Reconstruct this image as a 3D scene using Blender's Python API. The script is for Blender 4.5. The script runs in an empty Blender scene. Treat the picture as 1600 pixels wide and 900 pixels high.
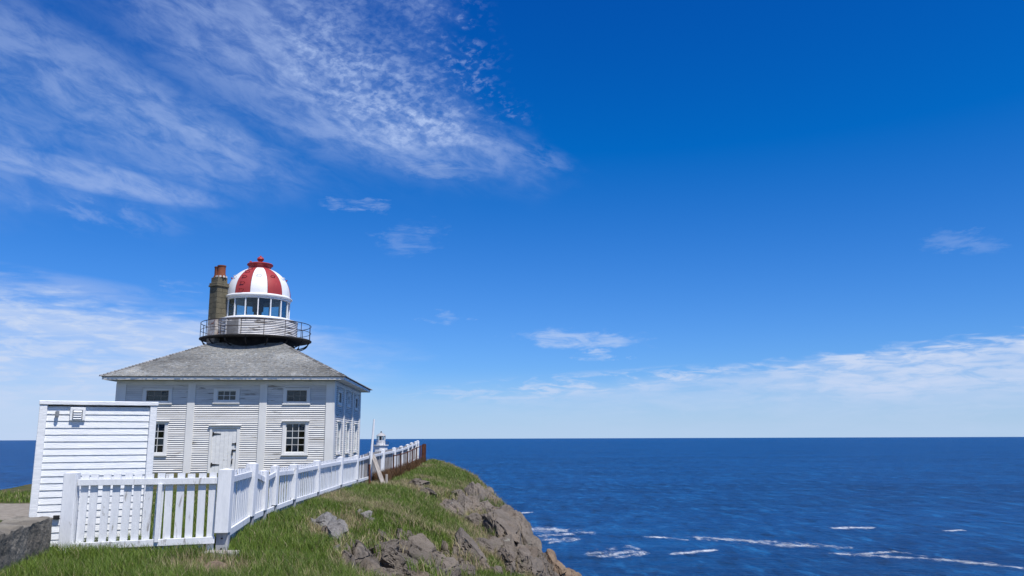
import bpy, bmesh, math, random
import numpy as np
from mathutils import Vector, Matrix, Euler

random.seed(7); rng = np.random.default_rng(11)
S = bpy.context.scene
COL = S.collection
R = math.radians

# ------------------------------------------------------------------ camera
cam_d = bpy.data.cameras.new('camera'); cam = bpy.data.objects.new('camera', cam_d); COL.objects.link(cam)
cam_d.sensor_width = 36.0; cam_d.lens = 36.0 * 1278.73 / 1600.0
cam_d.clip_start = 0.1; cam_d.clip_end = 200000.0
PITCH, ROLL = 0.181396, 0.0034244
c_, s_ = math.cos(PITCH), math.sin(PITCH)
fwd, up0, r0 = Vector((0, c_, s_)), Vector((0, -s_, c_)), Vector((1, 0, 0))
rt = r0 * math.cos(ROLL) - up0 * math.sin(ROLL); up = up0 * math.cos(ROLL) + r0 * math.sin(ROLL)
M = Matrix((rt, up, -fwd)).transposed().to_4x4(); M.translation = (0, 0, 1.6)
cam.matrix_world = M
S.camera = cam

# ------------------------------------------------------------------ sky, sun, exposure
SUN_EL, SUN_AZ = 61.2, 37.7          # azimuth measured from -Y towards +X
wd = bpy.data.worlds.new('World'); S.world = wd; wd.use_nodes = True
WT = wd.node_tree; WT.nodes.clear()

class V:
    """tiny wrapper for shader maths"""
    def __init__(s, t, sock): s.t, s.k = t, sock
    def _m(s, op, *o, clamp=False):
        n = s.t.nodes.new('ShaderNodeMath'); n.operation = op; n.use_clamp = clamp
        for i, q in enumerate((s,) + o):
            if isinstance(q, V): s.t.links.new(q.k, n.inputs[i])
            else: n.inputs[i].default_value = q
        return V(s.t, n.outputs[0])
    def __add__(s, o): return s._m('ADD', o)
    def __radd__(s, o): return s._m('ADD', o)
    def __sub__(s, o): return s._m('SUBTRACT', o)
    def __rsub__(s, o): return (s * -1.0) + o
    def __mul__(s, o): return s._m('MULTIPLY', o)
    def __rmul__(s, o): return s._m('MULTIPLY', o)
    def __truediv__(s, o): return s._m('DIVIDE', o)
    def mx(s, o): return s._m('MAXIMUM', o)
    def mn(s, o): return s._m('MINIMUM', o)
    def clamp(s): return s._m('ADD', 0.0, clamp=True)
    def smooth(s, a, b, lo=0.0, hi=1.0):
        n = s.t.nodes.new('ShaderNodeMapRange'); n.interpolation_type = 'SMOOTHSTEP'
        s.t.links.new(s.k, n.inputs['Value'])
        if a > b: a, b, lo, hi = b, a, hi, lo
        for k, v in (('From Min', a), ('From Max', b), ('To Min', lo), ('To Max', hi)): n.inputs[k].default_value = v
        return V(s.t, n.outputs['Result'])
def vec(t, x, y, z=0.0):
    n = t.nodes.new('ShaderNodeCombineXYZ')
    for i, q in enumerate((x, y, z)):
        if isinstance(q, V): t.links.new(q.k, n.inputs[i])
        else: n.inputs[i].default_value = q
    return n.outputs[0]
def noise(t, vsock, scale, detail=4.0, rough=0.55, dist=0.0, out='Fac', typ=None):
    n = t.nodes.new('ShaderNodeTexNoise'); n.inputs['Scale'].default_value = scale
    n.inputs['Detail'].default_value = detail; n.inputs['Roughness'].default_value = rough
    n.inputs['Distortion'].default_value = dist
    if vsock is not None: t.links.new(vsock, n.inputs['Vector'])
    return V(t, n.outputs[out])
def mixrgb(t, fac, a, b, mode='MIX'):
    n = t.nodes.new('ShaderNodeMix'); n.data_type = 'RGBA'; n.blend_type = mode
    for i, q in ((0, fac), (6, a), (7, b)):
        if isinstance(q, V): t.links.new(q.k, n.inputs[i])
        elif hasattr(q, 'is_output'): t.links.new(q, n.inputs[i])
        elif i == 0: n.inputs[i].default_value = q
        else: n.inputs[i].default_value = (*q, 1.0) if len(q) == 3 else q
    return n.outputs[2]

def build_sky():
    t = WT
    out = t.nodes.new('ShaderNodeOutputWorld'); bg = t.nodes.new('ShaderNodeBackground')
    bg.inputs['Strength'].default_value = 0.1
    sky = t.nodes.new('ShaderNodeTexSky'); sky.sky_type = 'NISHITA'; sky.sun_disc = False
    sky.sun_elevation = R(SUN_EL); sky.sun_rotation = R(180.0 - SUN_AZ)
    sky.altitude = 50; sky.air_density = 1.0; sky.dust_density = 0.1; sky.ozone_density = 3.0
    # deep, clear maritime blue: contrast and tint of the whole sky
    def vm(op, a_, b_):
        n = t.nodes.new('ShaderNodeVectorMath'); n.operation = op; t.links.new(a_, n.inputs[0]); n.inputs[1].default_value = b_; return n.outputs[0]
    c = vm('MINIMUM', sky.outputs[0], (9.0, 9.0, 9.0)); c = vm('SUBTRACT', c, (1.38, .68, 0.0)); c = vm('MAXIMUM', c, (.02, .05, .05))
    base = vm('MULTIPLY', c, (.55, .81, 1.30))
    tc = t.nodes.new('ShaderNodeTexCoord'); sp = t.nodes.new('ShaderNodeSeparateXYZ')
    t.links.new(tc.outputs['Generated'], sp.inputs[0])
    dx, dy, dz = (V(t, sp.outputs[i]) for i in range(3))
    a = dx._m('ARCTAN2', dy) * 57.29578
    e = dz._m('ARCSINE') * 57.29578
    def ell(a0, e0, ra, re, rot=0.0):          # soft cloud patch about a direction
        cr, sr = math.cos(R(rot)), math.sin(R(rot))
        u = ((a - a0) * cr + (e - e0) * sr) * (1 / ra); v = ((e - e0) * cr - (a - a0) * sr) * (1 / re)
        return (u * u + v * v).smooth(1.0, 0.0)
    # --- high mackerel / cirrus sheet, upper left
    u = a * 0.95 - e * 0.31; v = a * 0.31 + e * 0.95
    warp = noise(t, vec(t, a, e), 0.09, 4.0)
    wv = (warp - 0.5)
    streak = noise(t, vec(t, u * 0.035 + wv * 0.5, v * 0.17 + wv * 1.1, 3.3), 1.0, 6.0, 0.58, 0.3)
    fine = noise(t, vec(t, u * 0.36, v * 0.92, 7.7), 1.0, 9.0, 0.64, 0.35)
    puff = noise(t, vec(t, a * 1.5 + e * 0.3, e * 2.5 - a * 0.5, 1.2), 1.0, 4.0, 0.58, 0.3)
    aR = ((e - 18.8) * -1.45 + 5.8).mx((e - 23.8) * -0.23 - 1.6)
    eB = 17.6 + (a - 4.0) * 0.15
    m1 = (aR - a + wv * 10.0 + (fine - 0.5) * 6.0).smooth(-0.5, 6.0) * (e - eB + wv * 8.0).smooth(-1.2, 5.0)
    band = ell(-8.0, 20.6, 17.0, 3.6, -12.0).mx(ell(-19.0, 26.0, 11.0, 5.5, -16.0)).mx(ell(-27.0, 21.0, 16.0, 3.4, -20.0))
    d1 = m1 * (streak.smooth(0.38, 0.68) * 0.48 + band * 0.44 + 0.10) * (fine.smooth(0.30, 0.68) * 0.85 + 0.34)
    dapple = puff.smooth(0.36, 0.62)
    rip = ell(-7.5, 26.0, 12.0, 7.5, -12.0)
    d1 = d1 * (rip * (dapple * 0.95 - 0.35) + 1.0).mx(0.1)
    edge = (aR - a + wv * 6.0).smooth(-2.5, 1.5) * (e - eB).smooth(2.5, 6.0)
    rag = edge * puff.smooth(0.46, 0.68) * rip.smooth(0.0, 0.5) * fine.smooth(0.36, 0.62) * 0.5
    d1 = d1.mx(rag) * 0.74
    tail = ell(-28.5, 16.2, 11.5, 1.3, -5.0).smooth(0.0, 1.0) * (fine.smooth(0.25, 0.65) * 0.75 + 0.25) * 0.62
    tail = tail.mx(ell(-29.0, 14.3, 8.0, 1.6, -6.0) * fine.smooth(0.4, 0.7) * 0.35)
    tail = tail.mx(ell(-1.0, 19.7, 6.6, 1.6, -9.0) * fine.smooth(0.34, 0.68) * 0.42)
    # --- long low bank on the left, fading behind the house
    hz = noise(t, vec(t, a * 0.050, e * 0.36, 9.1), 1.0, 7.0, 0.62, 0.35)
    hz2 = noise(t, vec(t, a * 0.17, e * 0.95, 4.4), 1.0, 6.0, 0.62, 0.4)
    hz3 = noise(t, vec(t, a * 0.42, e * 1.9, 6.6), 1.0, 5.0, 0.6, 0.5)
    topL = 9.4 + (a + 32.0) * -0.095 + (hz2 - 0.5) * 2.0 + (hz - 0.5) * 2.2 + (hz3 - 0.5) * 1.2
    bankL = (topL - e).smooth(-0.2, 1.5) * (a + (hz - 0.5) * 20.0).smooth(-6.0, -22.0)
    lump = hz2.smooth(0.36, 0.66)
    dL = bankL * (hz.smooth(0.32, 0.60) * 0.24 + lump * 0.26 * e.smooth(0.5, 3.0) + hz3.smooth(0.42, 0.66) * 0.36 * e.smooth(1.0, 4.5) + 0.40)
    veilTop = ell(-33.0, 9.6, 14.0, 1.0, -4.0) * hz2.smooth(0.35, 0.6) * 0.4
    # --- low bank on the right, rising to the right
    topR = 3.6 + (a - 2.0).mx(0.0) * 0.098 + (hz2 - 0.5) * 1.8 + (hz3 - 0.5) * 1.3
    bankR = (topR - e).smooth(-0.05, 1.1) * (a + (hz - 0.5) * 18.0).smooth(-12.0, 9.0)
    dR = bankR * (e.smooth(0.6, 3.2) * 0.46 + 0.16) * (hz2.smooth(0.36, 0.62) * 0.50 + hz3.smooth(0.40, 0.64) * 0.32 + 0.30) * a.smooth(4.0, 30.0, 0.62, 1.0)
    crest = bankR * (topR - e).smooth(1.6, 0.1) * hz3.smooth(0.42, 0.64) * 0.6
    dR = dR + bankR * ell(29.0, 4.4, 15.0, 2.2, 4.0) * (hz3.smooth(0.34, 0.6) * 0.30 + 0.10)
    dR = dR.mx(ell(7.0, 3.7, 17.0, 1.1, 3.0) * hz3.smooth(0.44, 0.62) * 0.55)
    # --- small wisps
    fw = noise(t, vec(t, a * 0.33, e * 1.6, 5.5), 1.0, 6.0, 0.65, 0.6)
    a_k, e_k = a, e
    wn = noise(t, vec(t, a * 0.5, e * 1.2, 2.2), 1.0, 5.0, 0.65); wn2 = noise(t, vec(t, a * 0.4, e * 1.2, 8.2), 1.0, 5.0, 0.65)
    a = a + (wn - 0.5) * 7.0; e = e + (wn2 - 0.5) * 2.2
    w = ell(-11.3, 15.8, 2.9, 0.45, -2) * 0.55
    w = w.mx(ell(-7.3, 13.8, 2.6, 1.4, 18) * 0.32).mx(ell(-4.8, 8.3, 1.6, 0.5) * 0.45).mx(ell(4.6, 6.75, 5.4, 0.8, -3) * 1.0)
    w = w.mx(ell(5.8, 5.6, 1.6, 0.4) * 1.1).mx(ell(29.6, 11.9, 2.5, 0.8, -10) * 0.30).mx(ell(-5.5, 18.4, 3.2, 0.7, -4) * 0.4)
    w = w.mx(ell(-22.5, 9.6, 1.7, 0.6) * 0.5).mx(ell(-12.0, 4.8, 5.0, 0.8) * 0.45)
    a, e = a_k, e_k
    dW = w * fw.smooth(0.36, 0.66) * 0.55
    # --- sea haze: the air whitens towards the horizon
    veil = e.smooth(5.0, 0.0); veil = veil * 0.70 + e.smooth(1.3, 0.0) * 0.15
    c0 = mixrgb(t, veil.clamp(), base, (4.7, 6.3, 8.6))
    hi = (d1.mx(tail)).mx(veilTop)
    lo = (dL.mx(dR) + crest).mx(dW)
    c1 = mixrgb(t, hi.clamp(), c0, (4.0, 5.3, 8.5))
    c2 = mixrgb(t, lo.clamp(), c1, (5.7, 6.8, 9.0))
    t.links.new(c2, bg.inputs['Color']); t.links.new(bg.outputs[0], out.inputs[0])
build_sky()

sd = bpy.data.lights.new('sun', 'SUN'); sd.energy = 5.0; sd.angle = R(0.53); sd.color = (1.0, 0.965, 0.91)
sun = bpy.data.objects.new('sun', sd); COL.objects.link(sun)
sv = Vector((math.sin(R(SUN_AZ)) * math.cos(R(SUN_EL)), -math.cos(R(SUN_AZ)) * math.cos(R(SUN_EL)), math.sin(R(SUN_EL))))
sun.rotation_euler = sv.to_track_quat('Z', 'Y').to_euler(); sun.location = sv * 60
S.view_settings.view_transform = 'Standard'; S.view_settings.look = 'None'
S.view_settings.exposure = 0.0; S.view_settings.gamma = 1.0; S.view_settings.use_curve_mapping = False
S.render.engine = 'CYCLES'

# ------------------------------------------------------------------ helpers
def link(o, parent=None):
    COL.objects.link(o)
    if parent is not None: o.parent = parent
    return o
def tag(o, label=None, cat=None, kind=None, group=None):
    if label: o['label'] = label
    if cat: o['category'] = cat
    if kind: o['kind'] = kind
    if group: o['group'] = group
    return o
def empty(name, loc=(0, 0, 0), rz=0.0):
    o = bpy.data.objects.new(name, None); o.location = loc; o.rotation_euler = (0, 0, rz); o.empty_display_size = 0.2
    return link(o)
def inst(name, me, parent=None, loc=(0, 0, 0), rot=(0, 0, 0), sc=(1, 1, 1)):
    o = bpy.data.objects.new(name, me); o.location = loc; o.rotation_euler = rot; o.scale = sc
    return link(o, parent)
class MB:
    def __init__(s): s.v, s.f, s.c, s.sm = [], [], None, False
    def add(s, vs, fs):
        b = len(s.v); s.v += [tuple(q) for q in vs]; s.f += [tuple(i + b for i in f) for f in fs]; return s
    def box(s, lo, hi, rot=None, piv=None):
        x0, y0, z0 = lo; x1, y1, z1 = hi
        vs = [Vector(q) for q in ((x0, y0, z0), (x1, y0, z0), (x1, y1, z0), (x0, y1, z0), (x0, y0, z1), (x1, y0, z1), (x1, y1, z1), (x0, y1, z1))]
        if rot is not None:
            p = Vector(piv) if piv is not None else (Vector(lo) + Vector(hi)) / 2
            vs = [rot @ (q - p) + p for q in vs]
        return s.add(vs, [(0, 3, 2, 1), (4, 5, 6, 7), (0, 1, 5, 4), (1, 2, 6, 5), (2, 3, 7, 6), (3, 0, 4, 7)])
    def lathe(s, prof, n=32, a0=0.0, a1=2 * math.pi, cap=False, z0=0.0):
        full = abs(a1 - a0 - 2 * math.pi) < 1e-6
        m = n if full else n + 1; b = len(s.v); k = len(prof)
        for i in range(m):
            a = a0 + (a1 - a0) * i / n
            for r, z in prof: s.v.append((r * math.cos(a), r * math.sin(a), z + z0))
        for i in range(n):
            j = (i + 1) % m
            for q in range(k - 1): s.f.append((b + i * k + q, b + j * k + q, b + j * k + q + 1, b + i * k + q + 1))
        if cap and full:
            s.f.append(tuple(b + i * k for i in range(m))[::-1]); s.f.append(tuple(b + i * k + k - 1 for i in range(m)))
        return s
    def tube(s, pts, r, n=8, cap=True):
        pts = [Vector(p) for p in pts]; b = len(s.v); rr = r if hasattr(r, '__len__') else [r] * len(pts)
        for i, p in enumerate(pts):
            d = (pts[min(i + 1, len(pts) - 1)] - pts[max(i - 1, 0)]).normalized()
            x = d.cross(Vector((0, 0, 1)) if abs(d.z) < 0.9 else Vector((1, 0, 0))).normalized(); y = d.cross(x)
            for k in range(n):
                a = 2 * math.pi * k / n; s.v.append(tuple(p + (x * math.cos(a) + y * math.sin(a)) * rr[i]))
        for i in range(len(pts) - 1):
            for k in range(n):
                l = (k + 1) % n; s.f.append((b + i * n + k, b + i * n + l, b + (i + 1) * n + l, b + (i + 1) * n + k))
        if cap: s.f.append(tuple(b + k for k in range(n))[::-1]); s.f.append(tuple(b + (len(pts) - 1) * n + k for k in range(n)))
        return s
    def mesh(s, name, mat, smooth=False):
        me = bpy.data.meshes.new(name); me.from_pydata(s.v, [], s.f)
        bm = bmesh.new(); bm.from_mesh(me); bmesh.ops.recalc_face_normals(bm, faces=bm.faces); bm.to_mesh(me); bm.free()
        me.materials.append(mat)
        if smooth:
            me.polygons.foreach_set('use_smooth', [True] * len(me.polygons))
            try: me.set_sharp_from_angle(angle=R(38))
            except Exception: pass
        if s.c is not None:
            at = me.color_attributes.new('tint', 'FLOAT_COLOR', 'POINT'); at.data.foreach_set('color', np.asarray(s.c, np.float32).ravel())
        return me
    def obj(s, name, mat, parent=None, loc=(0, 0, 0), rot=(0, 0, 0), smooth=False, bevel=0.0):
        o = inst(name, s.mesh(name, mat, smooth), parent, loc, rot)
        if bevel:
            m = o.modifiers.new('bevel', 'BEVEL'); m.width = bevel; m.segments = 1; m.limit_method = 'ANGLE'
        return o
def np_mesh(name, v, quads=None, tris=None, tint=None, mat=None, attrs=None, smooth=False):
    me = bpy.data.meshes.new(name); nq = 0 if quads is None else len(quads); nt = 0 if tris is None else len(tris)
    me.vertices.add(len(v)); me.vertices.foreach_set('co', np.asarray(v, np.float32).ravel())
    li = np.concatenate([x for x in ((quads.ravel() if nq else None), (tris.ravel() if nt else None)) if x is not None]).astype(np.int32)
    me.loops.add(len(li)); me.loops.foreach_set('vertex_index', li)
    st = np.concatenate([np.arange(nq) * 4, nq * 4 + np.arange(nt) * 3]).astype(np.int32)
    me.polygons.add(nq + nt); me.polygons.foreach_set('loop_start', st)
    if smooth: me.polygons.foreach_set('use_smooth', np.ones(nq + nt, bool))
    me.update(calc_edges=True)
    if tint is not None:
        at = me.color_attributes.new('tint', 'FLOAT_COLOR', 'POINT'); at.data.foreach_set('color', np.asarray(tint, np.float32).ravel())
    for k, a in (attrs or {}).items():
        at = me.attributes.new(k, 'FLOAT', 'POINT'); at.data.foreach_set('value', np.asarray(a, np.float32).ravel())
    if mat: me.materials.append(mat)
    return me

# ------------------------------------------------------------------ materials
def new_mat(name, rough=0.7, spec=0.3):
    m = bpy.data.materials.new(name); m.use_nodes = True; t = m.node_tree; p = t.nodes['Principled BSDF']
    p.inputs['Roughness'].default_value = rough; p.inputs['Specular IOR Level'].default_value = spec
    return m, t, p
def coords(t, sx=1.0, sy=1.0, sz=1.0, rand=True, kind='Object'):
    tc = t.nodes.new('ShaderNodeTexCoord'); mp = t.nodes.new('ShaderNodeMapping'); mp.inputs['Scale'].default_value = (sx, sy, sz)
    t.links.new(tc.outputs[kind], mp.inputs['Vector'])
    if rand:
        oi = t.nodes.new('ShaderNodeObjectInfo'); r = V(t, oi.outputs['Random']) * 37.0
        t.links.new(vec(t, r, r * 1.7, r * 0.6), mp.inputs['Location'])
    return mp.outputs[0]
def bump(t, p, h, strength=0.3, dist=0.02):
    b = t.nodes.new('ShaderNodeBump'); b.inputs['Strength'].default_value = strength; b.inputs['Distance'].default_value = dist
    t.links.new(h.k, b.inputs['Height']); t.links.new(b.outputs[0], p.inputs['Normal'])
def noisy(name, c1, c2, scale=3.0, rough=0.75, lo=0.35, hi=0.65, stretch=(1, 1, 1), bmp=0.25, bd=0.01, c3=None, lo3=0.6, hi3=0.7, s3=1.0, detail=6.0, spec=0.3):
    m, t, p = new_mat(name, rough, spec); co = coords(t, *stretch)
    n = noise(t, co, scale, detail, 0.6); col = mixrgb(t, n.smooth(lo, hi), c1, c2)
    if c3 is not None: col = mixrgb(t, noise(t, co, s3, 7.0, 0.65, 0.3).smooth(lo3, hi3), col, c3)
    t.links.new(col, p.inputs['Base Color'])
    if bmp: bump(t, p, noise(t, co, scale * 5, 5.0, 0.6), bmp, bd)
    return m
WHITE = noisy('house_white_paint', (.80, .795, .77), (.70, .70, .69), 2.0, 0.6, stretch=(1, 1, 3), c3=(.30, .285, .26), lo3=.655, hi3=.70, s3=1.6, bmp=.15)
CLAP = noisy('clapboard_paint', (.81, .79, .745), (.68, .66, .62), 1.5, 0.62, stretch=(.45, .45, 5), c3=(.32, .29, .245), lo3=.585, hi3=.67, s3=1.9, bmp=.25)
PEEL = noisy('peeling_paint', (.76, .74, .72), (.58, .56, .53), 1.5, 0.7, stretch=(.6, .6, 4), c3=(.22, .20, .18), lo3=.535, hi3=.60, s3=1.6, bmp=.35)
TRIM = noisy('pale_trim_paint', (.785, .775, .745), (.70, .695, .67), 1.2, 0.55, stretch=(1, 1, .5), c3=(.42, .40, .37), lo3=.68, hi3=.74, s3=2.0, bmp=.1)
SHEDW = noisy('shed_white_siding', (.86, .865, .86), (.76, .775, .78), 3.5, 0.5, stretch=(.9, 1, 8), bmp=.7, bd=.010)
FENCE = noisy('fence_white_paint', (.82, .825, .83), (.74, .75, .76), 5.0, 0.6, stretch=(3, 3, .6), c3=(.38, .365, .34), lo3=.60, hi3=.68, s3=3.0, bmp=.5, bd=.008)
WEATH = noisy('weathered_picket', (.40, .375, .36), (.25, .23, .215), 5.0, 0.8, stretch=(4, 4, .5), c3=(.19, .15, .13), lo3=.56, hi3=.66, s3=4.0, bmp=.5)
WOODG = noisy('grey_driftwood', (.36, .33, .29), (.22, .19, .165), 6.0, 0.85, stretch=(5, 5, .5), bmp=.5)
RED = noisy('dome_red_paint', (.37, .046, .046), (.31, .040, .042), 2.0, 0.5, c3=(.44, .12, .11), lo3=.64, hi3=.74, s3=2.5, bmp=.1)
DWHITE = noisy('dome_white_paint', (.84, .84, .83), (.76, .76, .76), 1.6, 0.45, c3=(.5, .48, .45), lo3=.72, hi3=.8, s3=2.5, bmp=.08)
IRON = noisy('dark_iron', (.022, .018, .018), (.06, .035, .025), 6.0, 0.7)
TAR = noisy('tarred_skirt', (.012, .012, .013), (.035, .032, .03), 3.0, 0.75)
RUST = noisy('rust', (.13, .045, .022), (.06, .022, .014), 6.0, 0.9, bmp=.5)
CHIM = noisy('chimney_block', (.155, .135, .09), (.105, .095, .065), 3.0, 0.9, c3=(.27, .25, .19), lo3=.6, hi3=.7, s3=2.0, bmp=.5)
MORTAR = noisy('chimney_mortar', (.27, .25, .20), (.20, .185, .15), 4.0, 0.95)
LIMEW = noisy('limewashed_block', (.62, .59, .56), (.35, .31, .28), 2.5, 0.9, c3=(.28, .13, .09), lo3=.58, hi3=.65, s3=2.2, bmp=.5)
TERRA = noisy('terracotta', (.22, .068, .033), (.15, .048, .025), 3.0, 0.8)
CONC = noisy('old_concrete', (.26, .235, .19), (.155, .138, .11), 2.2, 0.95, c3=(.075, .07, .06), lo3=.52, hi3=.66, s3=1.4, bmp=1.0, bd=.05, detail=9)
PAD = noisy('concrete_pad', (.42, .40, .36), (.30, .28, .25), 3.0, 0.95, bmp=.5)
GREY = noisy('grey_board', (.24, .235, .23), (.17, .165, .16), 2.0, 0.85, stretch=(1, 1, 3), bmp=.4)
DKGREY = noisy('dark_deck', (.09, .085, .08), (.05, .047, .045), 2.0, 0.85, bmp=.4)
BLACK = noisy('black_fitting', (.015, .015, .016), (.03, .03, .03), 5.0, 0.5)
FITTING = noisy('grey_fitting', (.30, .31, .32), (.22, .23, .24), 5.0, 0.5)
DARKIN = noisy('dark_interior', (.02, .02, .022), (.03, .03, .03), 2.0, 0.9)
FARW = noisy('far_tower_paint', (.70, .70, .69), (.62, .62, .61), 1.5, 0.6)
FARROOF = noisy('far_lantern_roof', (.42, .41, .40), (.35, .34, .33), 1.5, 0.6)

def glass_mat():
    m = bpy.data.materials.new('window_glass'); m.use_nodes = True; t = m.node_tree; t.nodes.clear()
    o = t.nodes.new('ShaderNodeOutputMaterial'); mx = t.nodes.new('ShaderNodeMixShader')
    tr = t.nodes.new('ShaderNodeBsdfTransparent'); tr.inputs[0].default_value = (.78, .86, .86, 1)
    gl = t.nodes.new('ShaderNodeBsdfGlossy'); gl.inputs['Roughness'].default_value = .03; gl.inputs[0].default_value = (.9, .95, 1, 1)
    fr = t.nodes.new('ShaderNodeFresnel'); fr.inputs[0].default_value = 1.5
    co = coords(t, 1, 1, 1); b = t.nodes.new('ShaderNodeBump'); b.inputs['Strength'].default_value = .12; b.inputs['Distance'].default_value = .02
    t.links.new(noise(t, co, 3.0, 2.0).k, b.inputs['Height']); t.links.new(b.outputs[0], gl.inputs['Normal']); t.links.new(b.outputs[0], fr.inputs['Normal'])
    f = V(t, fr.outputs[0]) * 0.85
    t.links.new(f.k, mx.inputs[0]); t.links.new(tr.outputs[0], mx.inputs[1]); t.links.new(gl.outputs[0], mx.inputs[2]); t.links.new(mx.outputs[0], o.inputs[0])
    return m
GLASS = glass_mat()

def tint_mat(name, rough=0.8, bscale=30.0, bst=0.3, spec=0.25, var=0.25, trans=0.0):
    m, t, p = new_mat(name, rough, spec); at = t.nodes.new('ShaderNodeAttribute'); at.attribute_name = 'tint'
    co = coords(t, 1, 1, 1, rand=False); n = noise(t, co, bscale, 4.0)
    col = mixrgb(t, n.smooth(.3, .7) * var, at.outputs['Color'], (.02, .02, .015))
    t.links.new(col, p.inputs['Base Color'])
    if bst: bump(t, p, n, bst, .01)
    if trans: p.inputs['Transmission Weight'].default_value = 0.0
    return m
SHING = tint_mat('cedar_shingle', .85, 22.0, .4)
BLADE = tint_mat('grass_blade', .55, 3.0, 0.0, .25, 0.15)

def rock_mat(name, c1, c2, c3):
    m, t, p = new_mat(name, .9, .2); co = coords(t, 1, 1, 1, rand=False, kind='Object')
    geo = t.nodes.new('ShaderNodeNewGeometry'); wp = geo.outputs['Position']
    n1 = noise(t, wp, 1.3, 6.0, .6); n2 = noise(t, wp, 7.0, 6.0, .65); n3 = noise(t, wp, 3.1, 8.0, .7, .4)
    col = mixrgb(t, n1.smooth(.35, .65), c1, c2); col = mixrgb(t, n2.smooth(.52, .72) * .7, col, c3)
    col = mixrgb(t, n3.smooth(.63, .70) * .6, col, (.33, .32, .27))            # pale lichen
    n4 = noise(t, wp, 28.0, 5.0, .7); n5 = noise(t, wp, .6, 4.0, .6)
    col = mixrgb(t, n4.smooth(.55, .75) * .55, col, (.30, .28, .25)); col = mixrgb(t, n4.smooth(.45, .28) * .8, col, (.04, .036, .033))
    col = mixrgb(t, n5.smooth(.52, .70) * .45, col, (.20, .14, .095))
    t.links.new(col, p.inputs['Base Color'])
    bump(t, p, n2 * .6 + n3 * .8 + n4 * .25, 1.0, .07)
    return m
ROCK = rock_mat('brown_grey_rock', (.205, .172, .138), (.140, .119, .096), (.075, .064, .052))
ROCKT = rock_mat('tan_rock', (.25, .18, .12), (.17, .12, .085), (.10, .075, .055))
ROCKP = rock_mat('pale_grey_rock', (.27, .255, .235), (.17, .16, .148), (.05, .047, .044))

# ------------------------------------------------------------------ terrain shape  #TERRAIN-BEGIN
def _hash(ix, iy, seed):
    h = (ix.astype(np.int64) * 374761393 + iy.astype(np.int64) * 668265263 + seed * 1442695041) & 0x7fffffff
    h = ((h ^ (h >> 13)) * 1274126177) & 0x7fffffff
    return ((h ^ (h >> 16)) & 0xffff) / 65535.0
def vnoise(x, y, seed=0):
    ix, iy = np.floor(x), np.floor(y); fx, fy = x - ix, y - iy
    fx = fx * fx * (3 - 2 * fx); fy = fy * fy * (3 - 2 * fy)
    a, b = _hash(ix, iy, seed), _hash(ix + 1, iy, seed); c, d = _hash(ix, iy + 1, seed), _hash(ix + 1, iy + 1, seed)
    return (a + (b - a) * fx) * (1 - fy) + (c + (d - c) * fx) * fy
def fbm(x, y, oct=4, seed=0):
    s, w, t = 0.0, 1.0, 0.0
    for k in range(oct):
        s = s + w * vnoise(x * 2 ** k, y * 2 ** k, seed + k * 17); t += w; w *= 0.5
    return s / t
def worley(u, v, seed):
    iu, iv = np.floor(u), np.floor(v); f1 = np.full(np.shape(u), 9.0); f2 = f1.copy(); cid = f1.copy() * 0
    for du in (-1, 0, 1):
        for dv in (-1, 0, 1):
            a, b = iu + du, iv + dv; px = a + .1 + .8 * _hash(a, b, seed); py = b + .1 + .8 * _hash(a, b, seed + 5)
            d = np.hypot(u - px, v - py); h = _hash(a, b, seed + 9); cl = d < f1
            f2 = np.where(cl, f1, np.minimum(f2, d)); cid = np.where(cl, h, cid); f1 = np.where(cl, d, f1)
    return f1, f2, cid
def sstep(x, a, b):
    t = np.clip((x - a) / (b - a), 0, 1); return t * t * (3 - 2 * t)
EY = [-30, 0, 5, 8, 12, 16, 20, 22, 23, 25, 29, 34, 39, 46, 51, 54, 58, 64, 72, 90]
EX = [14, 10, 7, 4.2, 1.7, .95, .62, .55, .63, .54, -.03, -.8, -1.67, -3.5, -4.6, -5.3, -8, -12, -19, -40]
EZ = [0, 0, -.1, -.5, -1.25, -1.7, -1.9, -1.88, -1.71, -1.46, -1.06, -.7, -.25, .12, .12, .08, .0, -.1, -.2, -.2]
def edge_x(Y): return np.interp(Y, EY, EX)
def joints(X, Y):
    w1 = (fbm(X * 1.5, Y * 1.2, 3, 77) - .5) * .8; w2 = (fbm(X * 1.5, Y * 1.2, 3, 78) - .5) * .8
    uu, vv = X * .93 + Y * .36 + w1, -X * .36 + Y * .93 + w2
    return worley(uu / .52, vv / 1.05, 3) + worley(uu / .21 + 7, vv / .40, 8)
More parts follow.
